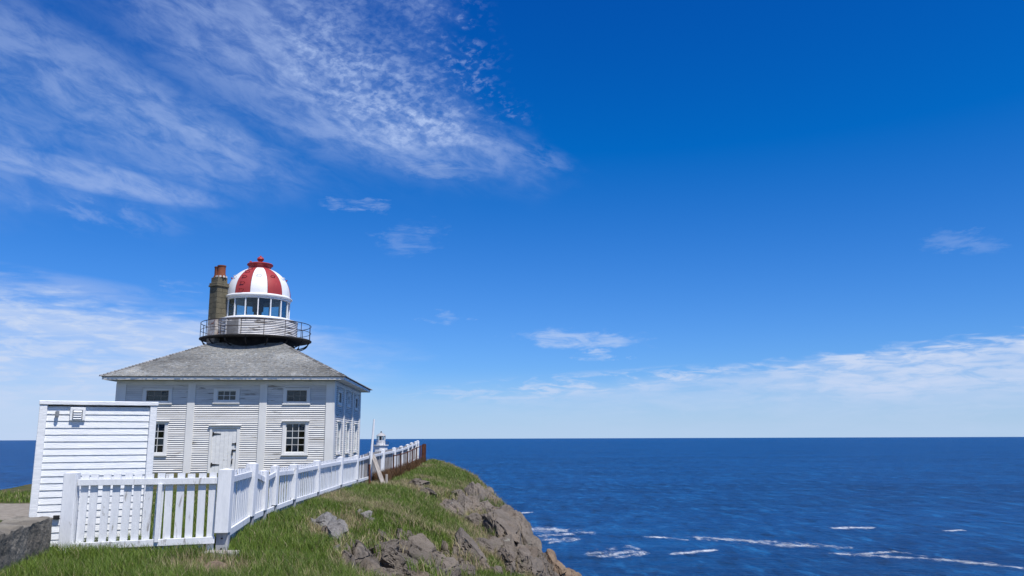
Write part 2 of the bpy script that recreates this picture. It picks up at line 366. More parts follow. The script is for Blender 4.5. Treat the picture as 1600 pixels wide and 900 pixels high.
def height(X, Y, detail=True):
    ex, ez = edge_x(Y), np.interp(Y, EY, EZ)
    z0 = np.interp(Y, [36, 44, 50, 60], [0, .12, .2, .1])
    st = np.minimum(-4.55, ex - 0.9)
    t = np.clip((X - st) / (ex - st), 0, 1)
    z = z0 + (ez - z0) * t ** 1.6
    s = np.maximum(X - ex, 0)
    z = z - np.interp(Y, [24, 33], [1.35, .84]) * s - .85 * (1 - np.exp(-s / .45))
    # back and left rims of the plateau
    xl = np.interp(Y, [24, 31, 38, 55, 70], [-15.6, -17.6, -20.8, -22.5, -22.5])
    o = np.maximum(np.minimum(xl - X, Y - 24.2 + .12 * (X + 15)), 0)
    o = np.maximum(o, Y - 60); o = np.maximum(o, 0)
    z = z - 1.1 * o * sstep(o, 0, 1.2)
    # little step where the near lawn breaks off above the gully
    nx, ny = 5.9 / 6.315, 2.25 / 6.315
    d = (X + 4.3) * nx + (Y - 18.2) * ny
    z = z - .34 * sstep(d, .05, .75) * sstep(Y, 8, 11) * (1 - sstep(Y, 16.5, 20)) * (1 - .6 * t)
    if detail:
        rm = rockmask(X, Y)
        z = z + (fbm(X * .9, Y * .9, 4, 3) - .5) * .16 * sstep(X, -5.2, -3.6) + (fbm(X * 3, Y * 3, 3, 5) - .5) * .05
        f1, f2, ci, g1, g2, cj = joints(X, Y)
        z = z + rm * (.26 * sstep(f2 - f1, .03, .24) + .22 * (ci - .5) - .22 + .05 * sstep(g2 - g1, .0, .25) + .07 * (cj - .5) + (fbm(X * 5, Y * 4, 3, 9) - .5) * .10)
        far = sstep(s, 3, 14)
        z = z + far * (fbm(X * .12, Y * .12, 5, 21) - .5) * 9
    return np.maximum(z, -47.5)
def in_poly(X, Y, poly):
    r = np.zeros(np.shape(X), bool); n = len(poly)
    for i in range(n):
        (x0, y0), (x1, y1) = poly[i], poly[(i + 1) % n]
        if y0 == y1: continue
        c = ((y0 > Y) != (y1 > Y)) & (X < (x1 - x0) * (Y - y0) / (y1 - y0) + x0); r ^= c
    return r
ROCKPOLY = [
    [(-2.28, 28.26), (-1.75, 30.5), (-1.1, 32.4), (-0.66, 32.3), (-0.14, 29.0), (-0.23, 27.36), (0.2, 24.72), (0.54, 25.0), (0.59, 22.94), (0.51, 21.84), (-0.16, 19.1), (-0.49, 20.96), (-1.06, 23.74), (-1.56, 23.98), (-1.99, 25.4)],
    [(-2.55, 13.2), (-2.85, 16.0), (-2.95, 18.3), (-2.22, 18.7), (-1.7, 18.4), (-1.45, 18.9), (-1.0, 17.6), (-.75, 15.5), (-1.6, 11.0), (-2.3, 11.6)],
    [(-1.51, 20.78), (-1.2, 20.9), (-0.71, 19.18), (-0.5, 18.16), (-1.34, 16.1), (-1.4, 17.6), (-1.19, 18.58)],
    [(-4.01, 30.78), (-3.54, 31.82), (-2.72, 27.7), (-2.37, 25.84), (-3.06, 27.56)],
    [(-4.1, 17.1), (-3.86, 17.9), (-3.32, 16.6), (-2.97, 15.2), (-2.9, 14.2), (-3.41, 15.64)]]
def rockmask(X, Y):
    jx = (fbm(X * 2, Y * 1.4, 3, 31) - .5) * .8; jy = (fbm(X * 2, Y * 1.4, 3, 47) - .5) * 1.2
    m = np.zeros(np.shape(X))
    for p in ROCKPOLY: m = np.maximum(m, in_poly(X + jx, Y + jy, p).astype(float))
    s = X + jx * .6 - edge_x(Y)
    m = np.maximum(m, sstep(s, np.interp(Y, [26, 34], [-.35, -.05]), np.interp(Y, [26, 34], [.15, .4])))
    return m
#TERRAIN-END

# ------------------------------------------------------------------ ground
def ground_mat():
    m, t, p = new_mat('headland_ground', .95, .15)
    geo = t.nodes.new('ShaderNodeNewGeometry'); wp = geo.outputs['Position']
    at = t.nodes.new('ShaderNodeAttribute'); at.attribute_name = 'rock'; rk = V(t, at.outputs['Fac'])
    pt = t.nodes.new('ShaderNodeAttribute'); pt.attribute_name = 'path'; pa = V(t, pt.outputs['Fac'])
    n1 = noise(t, wp, .9, 6.0, .6); n2 = noise(t, wp, 6.0, 6.0, .65); n3 = noise(t, wp, 26.0, 4.0, .6)
    g = mixrgb(t, n1.smooth(.35, .65), (.050, .075, .018), (.12, .10, .045)); g = mixrgb(t, n3.smooth(.4, .75) * .7, g, (.045, .036, .02))
    r = mixrgb(t, n2.smooth(.32, .62), (.195, .165, .132), (.105, .089, .072)); r = mixrgb(t, n1.smooth(.5, .7) * .45, r, (.17, .125, .08)); r = mixrgb(t, n3.smooth(.48, .30) * .8, r, (.035, .031, .027)); r = mixrgb(t, n3.smooth(.58, .75) * .5, r, (.29, .27, .23))
    mpn = t.nodes.new('ShaderNodeMapping'); mpn.inputs['Scale'].default_value = (1.5, 1.2, 2.0); mpn.inputs['Rotation'].default_value = (.5, .3, .8)
    t.links.new(wp, mpn.inputs['Vector'])
    wq = noise(t, wp, 2.0, 4.0, out='Color')
    ad = t.nodes.new('ShaderNodeVectorMath'); ad.operation = 'MULTIPLY_ADD'; ad.inputs[1].default_value = (.6, .6, .6)
    t.links.new(wq.k, ad.inputs[0]); t.links.new(mpn.outputs[0], ad.inputs[2])
    vo = t.nodes.new('ShaderNodeTexVoronoi'); vo.feature = 'DISTANCE_TO_EDGE'; vo.inputs['Scale'].default_value = 1.2; t.links.new(ad.outputs[0], vo.inputs['Vector'])
    crack = V(t, vo.outputs['Distance']).smooth(0.0, .06)
    r = mixrgb(t, (1.0 - crack) * .15, r, (.04, .035, .03))
    cv = t.nodes.new('ShaderNodeAttribute'); cv.attribute_name = 'crev'; r = mixrgb(t, (V(t, cv.outputs['Fac']) + (n2 - .5) * .8).smooth(.35, .75) * .9, r, (.030, .026, .018))   # peat-dark colour, also puts crevice shade into the joints
    k = (rk + (n2 - .5) * .7).smooth(.35, .6)
    c = mixrgb(t, k, g, r)
    gv = mixrgb(t, n2.smooth(.3, .7), (.31, .275, .225), (.215, .185, .145)); c = mixrgb(t, (pa + (n2 - .5) * .5).smooth(.4, .6), c, gv)
    t.links.new(c, p.inputs['Base Color'])
    bump(t, p, n2 * .5 + n3 * .3 + crack * k * 1.2, .9, .06)
    return m
def steps(*seg):
    o = [seg[0][0]]
    for a, b, d in seg: n = max(1, int(round((b - a) / d))); o += list(a + (b - a) * (np.arange(n) + 1) / n)
    return np.array(o)
gx = steps((-70, -24, 3.0), (-24, -6, .45), (-6, -4.6, .14), (-4.6, 3.2, .045), (3.2, 8, .25), (8, 62, 2.0))
gy = steps((-20, 9, 1.2), (9, 32, .06), (32, 56, .13), (56, 110, 2.0))
GX, GY = np.meshgrid(gx, gy); GZ = height(GX, GY); GR = rockmask(GX, GY)
GP = sstep(-GX, 9.0, 9.8) * sstep(GY + .18 * (GX + 12), 17.2, 17.9) * (1 - sstep(GY + .18 * (GX + 12), 21.0, 21.9))
far_rock = (GX - edge_x(GY)) > 0
ni, nj = GX.shape; idx = np.arange(ni * nj).reshape(ni, nj)
Q = np.stack([idx[:-1, :-1], idx[:-1, 1:], idx[1:, 1:], idx[1:, :-1]], -1).reshape(-1, 4)
JN = joints(GX, GY); GC = np.clip((1 - sstep(JN[1] - JN[0], .05, .17)) + .45 * (1 - sstep(JN[4] - JN[3], .03, .14)), 0, 1)
gm = np_mesh('headland', np.stack([GX, GY, GZ], -1).reshape(-1, 3), Q, None, None, ground_mat(), {'rock': GR, 'path': GP, 'crev': GC}, smooth=True)
headland = inst('headland', gm); tag(headland, 'grassy clifftop headland that breaks into grey rock above the sea', kind='structure')
def hz_at(x, y): return float(height(np.array([x]), np.array([y]))[0])

# ------------------------------------------------------------------ sea
def sea_mat():
    m, t, p = new_mat('deep_sea_water', .34, .06); p.inputs['IOR'].default_value = 1.333
    geo = t.nodes.new('ShaderNodeNewGeometry'); wp = geo.outputs['Position']
    def st(sx, sy, rz=.2):
        mp = t.nodes.new('ShaderNodeMapping'); mp.inputs['Scale'].default_value = (sx, sy, 1); mp.inputs['Rotation'].default_value = (0, 0, rz); t.links.new(wp, mp.inputs['Vector']); return mp.outputs[0]
    lane = noise(t, st(.0016, .0048), 1.0, 5.0, .6, .4); lane2 = noise(t, st(.010, .022, -.1), 1.0, 5.0, .62, .3)
    dash = noise(t, st(.10, .030, .05), 1.0, 6.0, .7, .3); dash2 = noise(t, st(.022, .0065, .03), 1.0, 6.0, .7, .3)
    c = mixrgb(t, lane.smooth(.35, .68), (.0008, .035, .128), (.002, .052, .178))
    c = mixrgb(t, lane2.smooth(.45, .75) * .5, c, (.004, .080, .235))
    c = mixrgb(t, dash.smooth(.50, .70) * .9, c, (.012, .122, .31)); c = mixrgb(t, dash.smooth(.48, .31) * .9, c, (.0006, .016, .062))  # dash and chop streaks paint wave light and dark into the colour
    chop = noise(t, st(.30, .085, .04), 1.0, 5.0, .72, .2)
    c = mixrgb(t, chop.smooth(.54, .74) * .6, c, (.016, .140, .34)); c = mixrgb(t, chop.smooth(.46, .28) * .7, c, (.0006, .015, .058))
    c = mixrgb(t, dash2.smooth(.52, .74) * .6, c, (.008, .102, .28)); c = mixrgb(t, dash2.smooth(.46, .28) * .6, c, (.0006, .019, .075))
    t.links.new(c, p.inputs['Base Color'])
    w1 = noise(t, st(.035, .07), 1.0, 4.0, .6, .2); w2 = noise(t, st(.16, .26, .35), 1.0, 5.0, .65, .3); w3 = noise(t, st(.9, 1.2, -.3), 1.0, 4.0, .6)
    bump(t, p, w1 * 2.4 + w2 * 1.5 + w3 * .32, 1.0, 1.6)
    return m
SEA = -45.0
mb = MB(); n = 96
mb.add([(0, 400, 0)] + [(90000 * math.cos(2 * math.pi * k / n), 90000 * math.sin(2 * math.pi * k / n), 0) for k in range(n)], [(0, k + 1, (k + 1) % n + 1) for k in range(n)])
sea = mb.obj('sea', sea_mat(), None, (0, 0, SEA)); tag(sea, 'deep blue open ocean reaching to the horizon', kind='structure')

def foam_mat():
    m, t, p = new_mat('sea_foam', .9, .2); p.inputs['Base Color'].default_value = (.80, .84, .87, 1)
    geo = t.nodes.new('ShaderNodeNewGeometry'); mp = t.nodes.new('ShaderNodeMapping'); mp.inputs['Scale'].default_value = (.20, .11, 1); t.links.new(geo.outputs['Position'], mp.inputs['Vector'])
    at = t.nodes.new('ShaderNodeAttribute'); at.attribute_name = 'dens'
    nn = noise(t, mp.outputs[0], 1.0, 8.0, .72, .6) * .75 + noise(t, mp.outputs[0], 4.0, 5.0, .7, .3) * .25
    a = (V(t, at.outputs['Fac']) * .52 + nn - .84).smooth(-.02, .30) * .9
    t.links.new(a.k, p.inputs['Alpha']); return m
FOAM = [[(73.3, 407.8, 2.6), (90.4, 402.1, 7.5), (105.1, 389.5, 9.4), (111.7, 382.3, 13.6), (116.0, 373.3, 8.6), (136.1, 370.6, 8.5), (140.2, 360.0, 2.0)],
 [(116.1, 352.7, 2.0), (138.4, 342.7, 5.5), (161.1, 331.6, 5.1), (174.4, 319.7, 6.3), (183.5, 307.3, 4.3), (196.6, 293.0, 4.0)],
 [(-2, 443.8, 14.4), (4.6, 443.8, 18.4), (19.4, 437.3, 20.9), (33.9, 433.8, 2.9)],
 [(8.2, 407.1, 7.8), (24.7, 417.2, 8.2), (33.0, 422.4, 2.8)],
 [(29.4, 336.4, 1.8), (41.1, 345.1, 7.3), (50.2, 354.4, 9.7), (57.1, 356.1, 1.9)],
 [(40.7, 364.6, 2.1), (51.1, 370.7, 8.6), (54.9, 354.2, 9.7), (45.7, 341.3, 5.4), (33.5, 334.6, 1.7)],
 [(58.8, 342.8, 1.8), (73.6, 351.8, 5.7), (91.0, 363.3, 2.1)],
 [(-2.5, 528.6, 8.8), (15.9, 541.4, 4.6)], [(160.1, 438.9, 3.0), (176.1, 441.5, 9.2), (194.5, 444.0, 3.1)],
 [(213.8, 425.4, 2.8), (230.8, 430.7, 5.8)], [(12.6, 382.7, 4.6), (23.2, 391.7, 9.6), (35.2, 401.2, 2.5)],
 [(58.0, 408.2, 2.6), (72.4, 402.7, 5.0), (84.2, 387.7, 2.4)], [(136.6, 344.6, 1.8), (158.0, 351.7, 3.8), (164.7, 343.9, 1.8)],
    # wide thin wash: everything from here on is sparse flecks
 [(-4, 425, 30), (14, 430, 34), (34, 428, 24), (50, 420, 8)], [(-2, 392, 16), (18, 396, 20), (40, 404, 10)], [(70, 404, 12), (105, 390, 22), (140, 368, 16), (160, 356, 6)], [(24, 344, 12), (44, 356, 22), (62, 350, 10)], [(120, 350, 8), (160, 334, 14), (190, 304, 12)]]
N_SOLID = 13
fv, fq, fd = [], [], []
for li, pl in enumerate(FOAM):
    pl = np.array(pl); L = np.concatenate([[0], np.cumsum(np.hypot(*np.diff(pl[:, :2], axis=0).T))]); tt = np.linspace(0, L[-1], max(14, int(L[-1] / 1.0)))
    x = np.interp(tt, L, pl[:, 0]); y = np.interp(tt, L, pl[:, 1]); w = np.interp(tt, L, pl[:, 2]) * 1.55 + 2.0
    y = y + (fbm(tt * .12, tt * 0 + li, 3, 5) - .5) * 3.5
    for i in range(len(tt)):
        for q in range(5):
            u = q / 4 - .5; fv.append((x[i], y[i] + u * w[i] * 1.6, .06)); e = min(1, 6 * min(i, len(tt) - 1 - i) / len(tt))
            fd.append((1 - (2 * u) ** 2) * e * (.92 if li < N_SOLID else .74))
    b = len(fv) - 5 * len(tt)
    fq += [(b + i * 5 + q, b + (i + 1) * 5 + q, b + (i + 1) * 5 + q + 1, b + i * 5 + q + 1) for i in range(len(tt) - 1) for q in range(4)]
fo = inst('surf_foam', np_mesh('surf_foam', np.array(fv), np.array(fq), None, None, foam_mat(), {'dens': np.array(fd)}), None, (0, 0, SEA))
tag(fo, 'streaks of white foam drifting on the blue sea', 'foam', 'stuff')

# ------------------------------------------------------------------ cliff rocks: pieces of the headland
def rock_mesh(k, mat, sub=4):
    r = random.Random(100 + k); bm = bmesh.new(); bmesh.ops.create_icosphere(bm, subdivisions=sub, radius=1.0)
    planes = []
    for _ in range(13):
        n = Vector((r.gauss(0, 1), r.gauss(0, 1), r.gauss(0, .8))).normalized(); planes.append((n, r.uniform(.50, .84)))
    off = r.random() * 50
    from mathutils import noise as mn
    for v in bm.verts:
        p = v.co.copy(); o_ = p + Vector((off, off * .7, off * .3)); p *= 1 + mn.noise(o_ * 1.3) * .16
        for n, d in planes:
            h = p.dot(n) - d - mn.noise(o_ * 2.3 + n * 5) * .05
            if h > 0: p -= n * h * .97
        q = p + Vector((off, off * .7, off * .3)); rid = abs(mn.noise(Vector((q.x * 2.2, q.y * 2.2, q.z * 5.0))))
        p += v.co * (mn.noise(q * 5) * .035 + mn.noise(q * 11) * .022 + mn.noise(q * 24) * .012 - max(0, .07 - rid) * .8)
        dv, pv = mn.voronoi(Vector((q.x * 1.9, q.y * 1.1, q.z * 1.9)) + Vector((mn.noise(q * 3), mn.noise(q * 3 + Vector((9, 9, 9))), 0)) * .25)
        cr = max(0.0, 1 - (dv[1] - dv[0]) / .10); p += v.co * (-.13 * cr * cr + .10 * (mn.noise(pv[0] * 7.3)))
        v.co = p * 1.38
    me = bpy.data.meshes.new('rock'); bm.to_mesh(me); bm.free(); me.materials.append(mat)
    me.polygons.foreach_set('use_smooth', [True] * len(me.polygons))
    try: me.set_sharp_from_angle(angle=R(32))
    except Exception: pass
    return me
ROCKS = [rock_mesh(k, ROCK, 5) for k in range(7)]; ROCKS_T = [rock_mesh(20 + k, ROCKT) for k in range(4)]; ROCKS_P = [rock_mesh(30 + k, ROCKP) for k in range(3)]
def put_rock(x, y, w, h, pool=ROCKS, sink=.25, yaw=None, flat=1.0, name='rock'):
    z = hz_at(x, y); e = .3
    gxx = (hz_at(x + e, y) - hz_at(x - e, y)) / (2 * e); gyy = (hz_at(x, y + e) - hz_at(x, y - e)) / (2 * e)
    nrm = Vector((-gxx + random.uniform(-.2, .2), -gyy - .30 + random.uniform(-.2, .2), 1)).normalized()
    an = math.atan2(-.93, .36) + (yaw if yaw is not None else random.uniform(-.35, .35))
    lg = Vector((math.cos(an), math.sin(an), 0)); lg = (lg - nrm * lg.dot(nrm)).normalized(); wx = lg.cross(nrm)
    q = Matrix((wx, lg, nrm)).transposed()
    d = min(w, h) * .45 * flat
    o = inst(name, random.choice(pool), headland); o.rotation_euler = q.to_euler(); o.scale = (w * .54, h * .60, d)
    if random.random() < .5: o.rotation_euler = (q @ Matrix.Rotation(math.pi, 3, 'Z')).to_euler()
    o.location = Vector((x, y, z)) + nrm * d * (.55 - sink); return o
for x, y, w, h in [(-2.36, 17.76, .36, .31), (-1.91, 16.80, .70, .55), (-2.38, 15.52, .45, .30), (-2.12, 15.0, .33, .26), (-1.88, 14.78, .3, .2), (-1.53, 16.02, .2, .22), (-1.27, 16.70, .34, .28), (-.96, 17.26, .28, .22),
        (-1.03, 19.18, .46, .95), (-.80, 18.85, .3, .6), (-.46, 23.92, .95, 1.3), (-1.20, 29.54, .62, 1.1), (-1.50, 26.32, .42, .75), (-1.72, 24.42, .42, .75), (-1.71, 26.38, .36, .6), (-1.07, 25.86, .3, .3), (-1.12, 23.96, .32, .3),
        (-.61, 26.52, .44, .5), (.25, 24.04, .5, .7), (.16, 22.16, .5, .8), (.48, 24.12, .36, .6), (.01, 23.82, .45, .7), (-.18, 22.14, .42, .75), (-.39, 18.62, .3, .25), (-.67, 18.46, .24, .32), (-.84, 23.96, .42, .5), (-1.21, 26.2, .26, .5),
        (.42, 22.74, .36, .6), (-.15, 29.04, .5, .8), (-.62, 31.2, .4, .8), (-.98, 33.4, .35, .8), (-.95, 28.0, .5, .6), (-.3, 27.8, .45, .7), (.15, 26.3, .5, .8), (-.62, 25.2, .5, .6), (-.2, 25.4, .6, .7),
        (.35, 25.6, .4, .7), (.05, 21.2, .5, .6), (-.25, 20.3, .45, .6), (.4, 21.3, .5, .7), (-.55, 21.9, .5, .5), (-.75, 21.0, .35, .5), (-1.35, 27.9, .4, .6), (-1.62, 31.2, .3, .6), (-1.85, 28.6, .35, .5), (-1.0, 31.8, .4, .8), (.55, 22.1, .4, .5)]:
    k_ = 1.22 if y > 18.3 else 1.38; put_rock(x, y, w * k_, h * k_ * 1.15, sink=.36 if y < 28 else .70)
for x, y, w, h in [(-3.47, 30.16, .85, .9), (-3.05, 28.4, .5, .9), (-2.7, 27.2, .4, .7)]: put_rock(x, y, w, h, ROCKS, .42, flat=.5)
for x, y, w, h in [(-3.34, 19.24, .28, .22), (-3.55, 19.5, .16, .14), (-3.2, 19.0, .18, .15)]: put_rock(x, y, w, h, ROCKS_P, .1)
for x, y, w, h in [(-3.73, 17.02, .46, .40), (-3.30, 16.12, .34, .42), (-3.12, 15.2, .24, .34), (-2.9, 14.3, .16, .2), (-3.93, 17.1, .22, .2), (-3.5, 16.5, .3, .3)]: put_rock(x + .06, y - .55, w * 1.1, h * 1.2, ROCKS_P, .18, flat=.75)
for i in range(34):     # tan ledge further down the cliff
    y = random.uniform(33, 44); x = float(edge_x(np.array([y]))[0]) + random.uniform(2.4, 6.5); q = random.uniform(.35, .85); put_rock(x, y, q, q * 1.2, ROCKS_T, .45)
for x, y, w, h in [(-3.72, 10.75, .30, .22), (-3.95, 10.55, .24, .18), (-3.5, 10.6, .2, .16), (-3.98, 11.5, .2, .14), (-4.2, 11.45, .16, .12), (-3.62, 11.55, .2, .13)]: put_rock(x, y, w, h, ROCKS_T, .25, flat=.45)

# ------------------------------------------------------------------ lighthouse on its house
HX, HY, HROT, HW = -13.913, 44.262, 0.060682, 5.1
house = empty('lighthouse', (HX, HY, 0), HROT)
tag(house, 'square white clapboard lighthouse house with hipped shingle roof and red and white striped dome', 'lighthouse')
ZT = 4.36                                    # wall top under the soffit
# openings per wall in wall coordinates: (x0, x1, z0, z1, columns, rows)
UP = [(-3.71, -2.68, 3.38, 3.87), (-.42, .46, 3.40, 3.87), (2.84, 3.78, 3.35, 3.88)]
LOW = [(-3.66, -2.74, .97, 2.33), (-.46, .46, .97, 2.33), (2.86, 3.78, .97, 2.32)]
DOOR = (-.55, .60, -.02, 2.10)
PIL = [(-5.1, -4.66), (-1.79, -1.44), (1.57, 1.92), (4.70, 5.1)]
def wall_frame(rz):
    m = Matrix.Rotation(rz, 4, 'Z'); return m
def make_wall(rz, kind):
    ops = [(u, 0) for u in UP] + [(l, 1) for i, l in enumerate(LOW) if not (kind == 'front' and i == 1)]
    holes = [o for o, _ in ops] + ([DOOR] if kind == 'front' else [])
    rot = (0, 0, rz)
    # solid wall behind the boards, with real openings
    xs = sorted({-5.04, 5.04} | {v for h in holes for v in h[:2]}); zs = sorted({-.6, ZT} | {v for h in holes for v in h[2:4]})
    mb = MB()
    for i in range(len(xs) - 1):
        for j in range(len(zs) - 1):
            cx, cz = (xs[i] + xs[i + 1]) / 2, (zs[j] + zs[j + 1]) / 2
            if any(h[0] < cx < h[1] and h[2] < cz < h[3] for h in holes): continue
            mb.box((xs[i], -5.02, zs[j]), (xs[i + 1], -4.88, zs[j + 1]))
    mb.obj('wall', DARKIN, house, rot=rot)
    # clapboards bay by bay
    frames = [(h[0] - .10, h[1] + .10, h[2] - .10, h[3] + .10) for h in holes]
    for b in range(3):
        x0, x1 = PIL[b][1] - .01, PIL[b + 1][0] + .01; mb = MB(); z = -.1; ex = .0985
        while z < 4.12:
            z1 = min(z + ex, 4.14); segs = [(x0, x1)]
            for f in frames:
                if f[2] < z + ex * .6 and f[3] > z + ex * .4:
                    ns = []
                    for a, c in segs:
                        if f[1] <= a or f[0] >= c: ns.append((a, c))
                        else:
                            if f[0] > a: ns.append((a, f[0]))
                            if f[1] < c: ns.append((f[1], c))
                    segs = ns
            for a, c in segs:
                d = random.uniform(-.003, .004); sg = random.uniform(-.003, .003)
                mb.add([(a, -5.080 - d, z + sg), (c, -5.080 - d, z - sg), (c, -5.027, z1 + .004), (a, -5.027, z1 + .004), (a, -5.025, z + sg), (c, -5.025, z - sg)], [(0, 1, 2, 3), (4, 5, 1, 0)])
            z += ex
        o = mb.obj('clapboards', CLAP, house, rot=rot); o['kind'] = 'stuff'; o.data.materials.append(GREY)   # undersides coloured dark to deepen the shade line below each board
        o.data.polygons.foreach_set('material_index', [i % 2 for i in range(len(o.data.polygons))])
    for i, (a, c) in enumerate(PIL):
        if i == 0: a2, c2 = -5.117, c
        elif i == 3: a2, c2 = a, 5.093
        else: a2, c2 = a, c
        MB().box((a2, -5.115, -.5), (c2, -5.02, 4.22)).obj('pilaster', TRIM, house, rot=rot, bevel=.008)
    MB().box((-5.11, -5.095, 4.14), (5.085, -5.015, ZT)).obj('frieze_board', TRIM, house, rot=rot)
    for (o, low) in ops:
        x0, x1, z0, z1 = o; w = MB(); fw = .17 if not low else .15; y0, y1 = -5.105, -5.0
        cols, rows = 3, (4 if low else 2)
        w.box((x0 - fw, y0, z0 - .10), (x0, y1, z1 + .10)).box((x1, y0, z0 - .10), (x1 + fw, y1, z1 + .10)).box((x0, y0 + .002, z1), (x1, y1, z1 + .10)).box((x0, y0 + .002, z0 - .10), (x1, y1, z0))
        win = w.obj('window', TRIM, house, rot=rot, bevel=.006)
        pj = -5.19 if low else -5.135; MB().box((x0 - fw - .04, pj, z1 + .10), (x1 + fw + .04, -5.02, z1 + .135)).obj('drip_cap', TRIM, win)
        pj = -5.145 if low else -5.125; MB().box((x0 - fw - .02, pj, z0 - .145), (x1 + fw + .02, -5.02, z0 - .10)).obj('sill', TRIM, win)
        sm = MB(); s0 = .035
        sm.box((x0, -5.06, z0), (x0 + s0, -5.02, z1)).box((x1 - s0, -5.06, z0), (x1, -5.02, z1)).box((x0 + s0, -5.059, z0), (x1 - s0, -5.021, z0 + s0)).box((x0 + s0, -5.059, z1 - s0), (x1 - s0, -5.021, z1))
        pw = (x1 - x0 - 2 * s0) / cols; ph = (z1 - z0 - 2 * s0) / rows
        for c in range(1, cols): sm.box((x0 + s0 + c * pw - .011, -5.055, z0 + s0), (x0 + s0 + c * pw + .011, -5.025, z1 - s0))
        for r in range(1, rows):
            hh = .022 if (low and r == 2) else .011
            sm.box((x0 + s0, -5.056, z0 + s0 + r * ph - hh), (x1 - s0, -5.024, z0 + s0 + r * ph + hh))
        sm.obj('sash', TRIM if (low or abs(x0 + .42) < .1) else WOODG, win)
        pane = MB().box((-pw / 2 + .012, -.003, -ph / 2 + .012), (pw / 2 - .012, .003, ph / 2 - .012)).mesh('pane', GLASS)
        for c in range(cols):
            for r in range(rows):
                inst('pane', pane, win, (x0 + s0 + (c + .5) * pw, -5.04 + random.uniform(-.002, .002), z0 + s0 + (r + .5) * ph), (random.uniform(-.03, .03), 0, random.uniform(-.03, .03)))
make_wall(0, 'front'); make_wall(math.pi / 2, 'side'); make_wall(math.pi, 'side'); make_wall(-math.pi / 2, 'side')
MB().box((-4.87, -4.87, -.3), (4.87, 4.87, -.05)).obj('inner_floor', DARKIN, house)
MB().box((-4.87, -4.87, ZT - .12), (4.87, 4.87, ZT - .02)).obj('inner_ceiling', DARKIN, house)
MB().box((-4.87, -3.0, -.05), (4.87, -2.9, ZT - .12)).box((2.6, -2.9, -.05), (2.7, 4.87, ZT - .12)).obj('inner_partition', DARKIN, house)
# door
fr = MB(); fr.box((-.66, -5.11, -.1), (-.55, -5.0, 2.10)).box((.60, -5.11, -.1), (.74, -5.0, 2.10)).box((-.68, -5.11, 2.10), (.76, -5.0, 2.22)).box((-.71, -5.19, 2.22), (.79, -5.0, 2.27))
door = fr.obj('door', TRIM, house, bevel=.006)
for k in range(6):
    pw = 1.15 / 6; MB().box((-.55 + k * pw + .003, -5.06 - .003 * (k % 2), -.02), (-.55 + (k + 1) * pw - .003, -5.02, 2.098)).obj('plank', WHITE, door, bevel=.004)
for z in (.42, 1.84):
    h = MB(); h.box((-.53, -5.085, z - .09), (-.47, -5.066, z + .09)); h.add([(-.47, -5.082, z - .045), (-.47, -5.082, z + .045), (-.14, -5.082, z - .015), (-.14, -5.082, z + .015), (-.47, -5.066, z - .045), (-.47, -5.066, z + .045), (-.14, -5.066, z - .015), (-.14, -5.066, z + .015)], [(0, 2, 3, 1), (1, 3, 7, 5), (0, 4, 6, 2), (2, 6, 7, 3)])
    h.obj('hinge', BLACK, door)
MB().box((.40, -5.10, 1.36), (.66, -5.062, 1.41)).box((.55, -5.115, 1.30), (.60, -5.06, 1.44)).obj('latch', BLACK, door)
MB().box((.40, -5.10, 1.06), (.62, -5.062, 1.11)).box((.42, -5.13, .86), (.46, -5.062, 1.12)).obj('bolt', BLACK, door)
MB().box((.42, -5.12, .46), (.455, -5.064, .68)).box((.42, -5.12, .64), (.455, -5.06, .70)).obj('handle', BLACK, door)
# eaves
EV, EZT = 5.6, 4.52
for k in range(4):
    MB().add([(-EV, -EV, 4.36), (EV, -EV, 4.36), (EV, -EV, EZT - .015), (-EV, -EV, EZT - .015), (-EV + .03, -EV + .03, 4.36), (EV - .03, -EV + .03, 4.36), (EV - .03, -EV + .03, EZT - .015), (-EV + .03, -EV + .03, EZT - .015)],
             [(0, 1, 2, 3), (4, 7, 6, 5), (0, 4, 5, 1), (3, 2, 6, 7)]).obj('fascia', TRIM, house, rot=(0, 0, k * math.pi / 2))
    MB().add([(-EV + .03, -EV + .03, 4.375), (EV - .03, -EV + .03, 4.375), (5.0, -5.0, 4.375), (-5.0, -5.0, 4.375), (-EV + .03, -EV + .03, 4.39), (EV - .03, -EV + .03, 4.39), (5.0, -5.0, 4.39), (-5.0, -5.0, 4.39)],
             [(0, 3, 2, 1), (4, 5, 6, 7)]).obj('soffit', TRIM, house, rot=(0, 0, k * math.pi / 2))
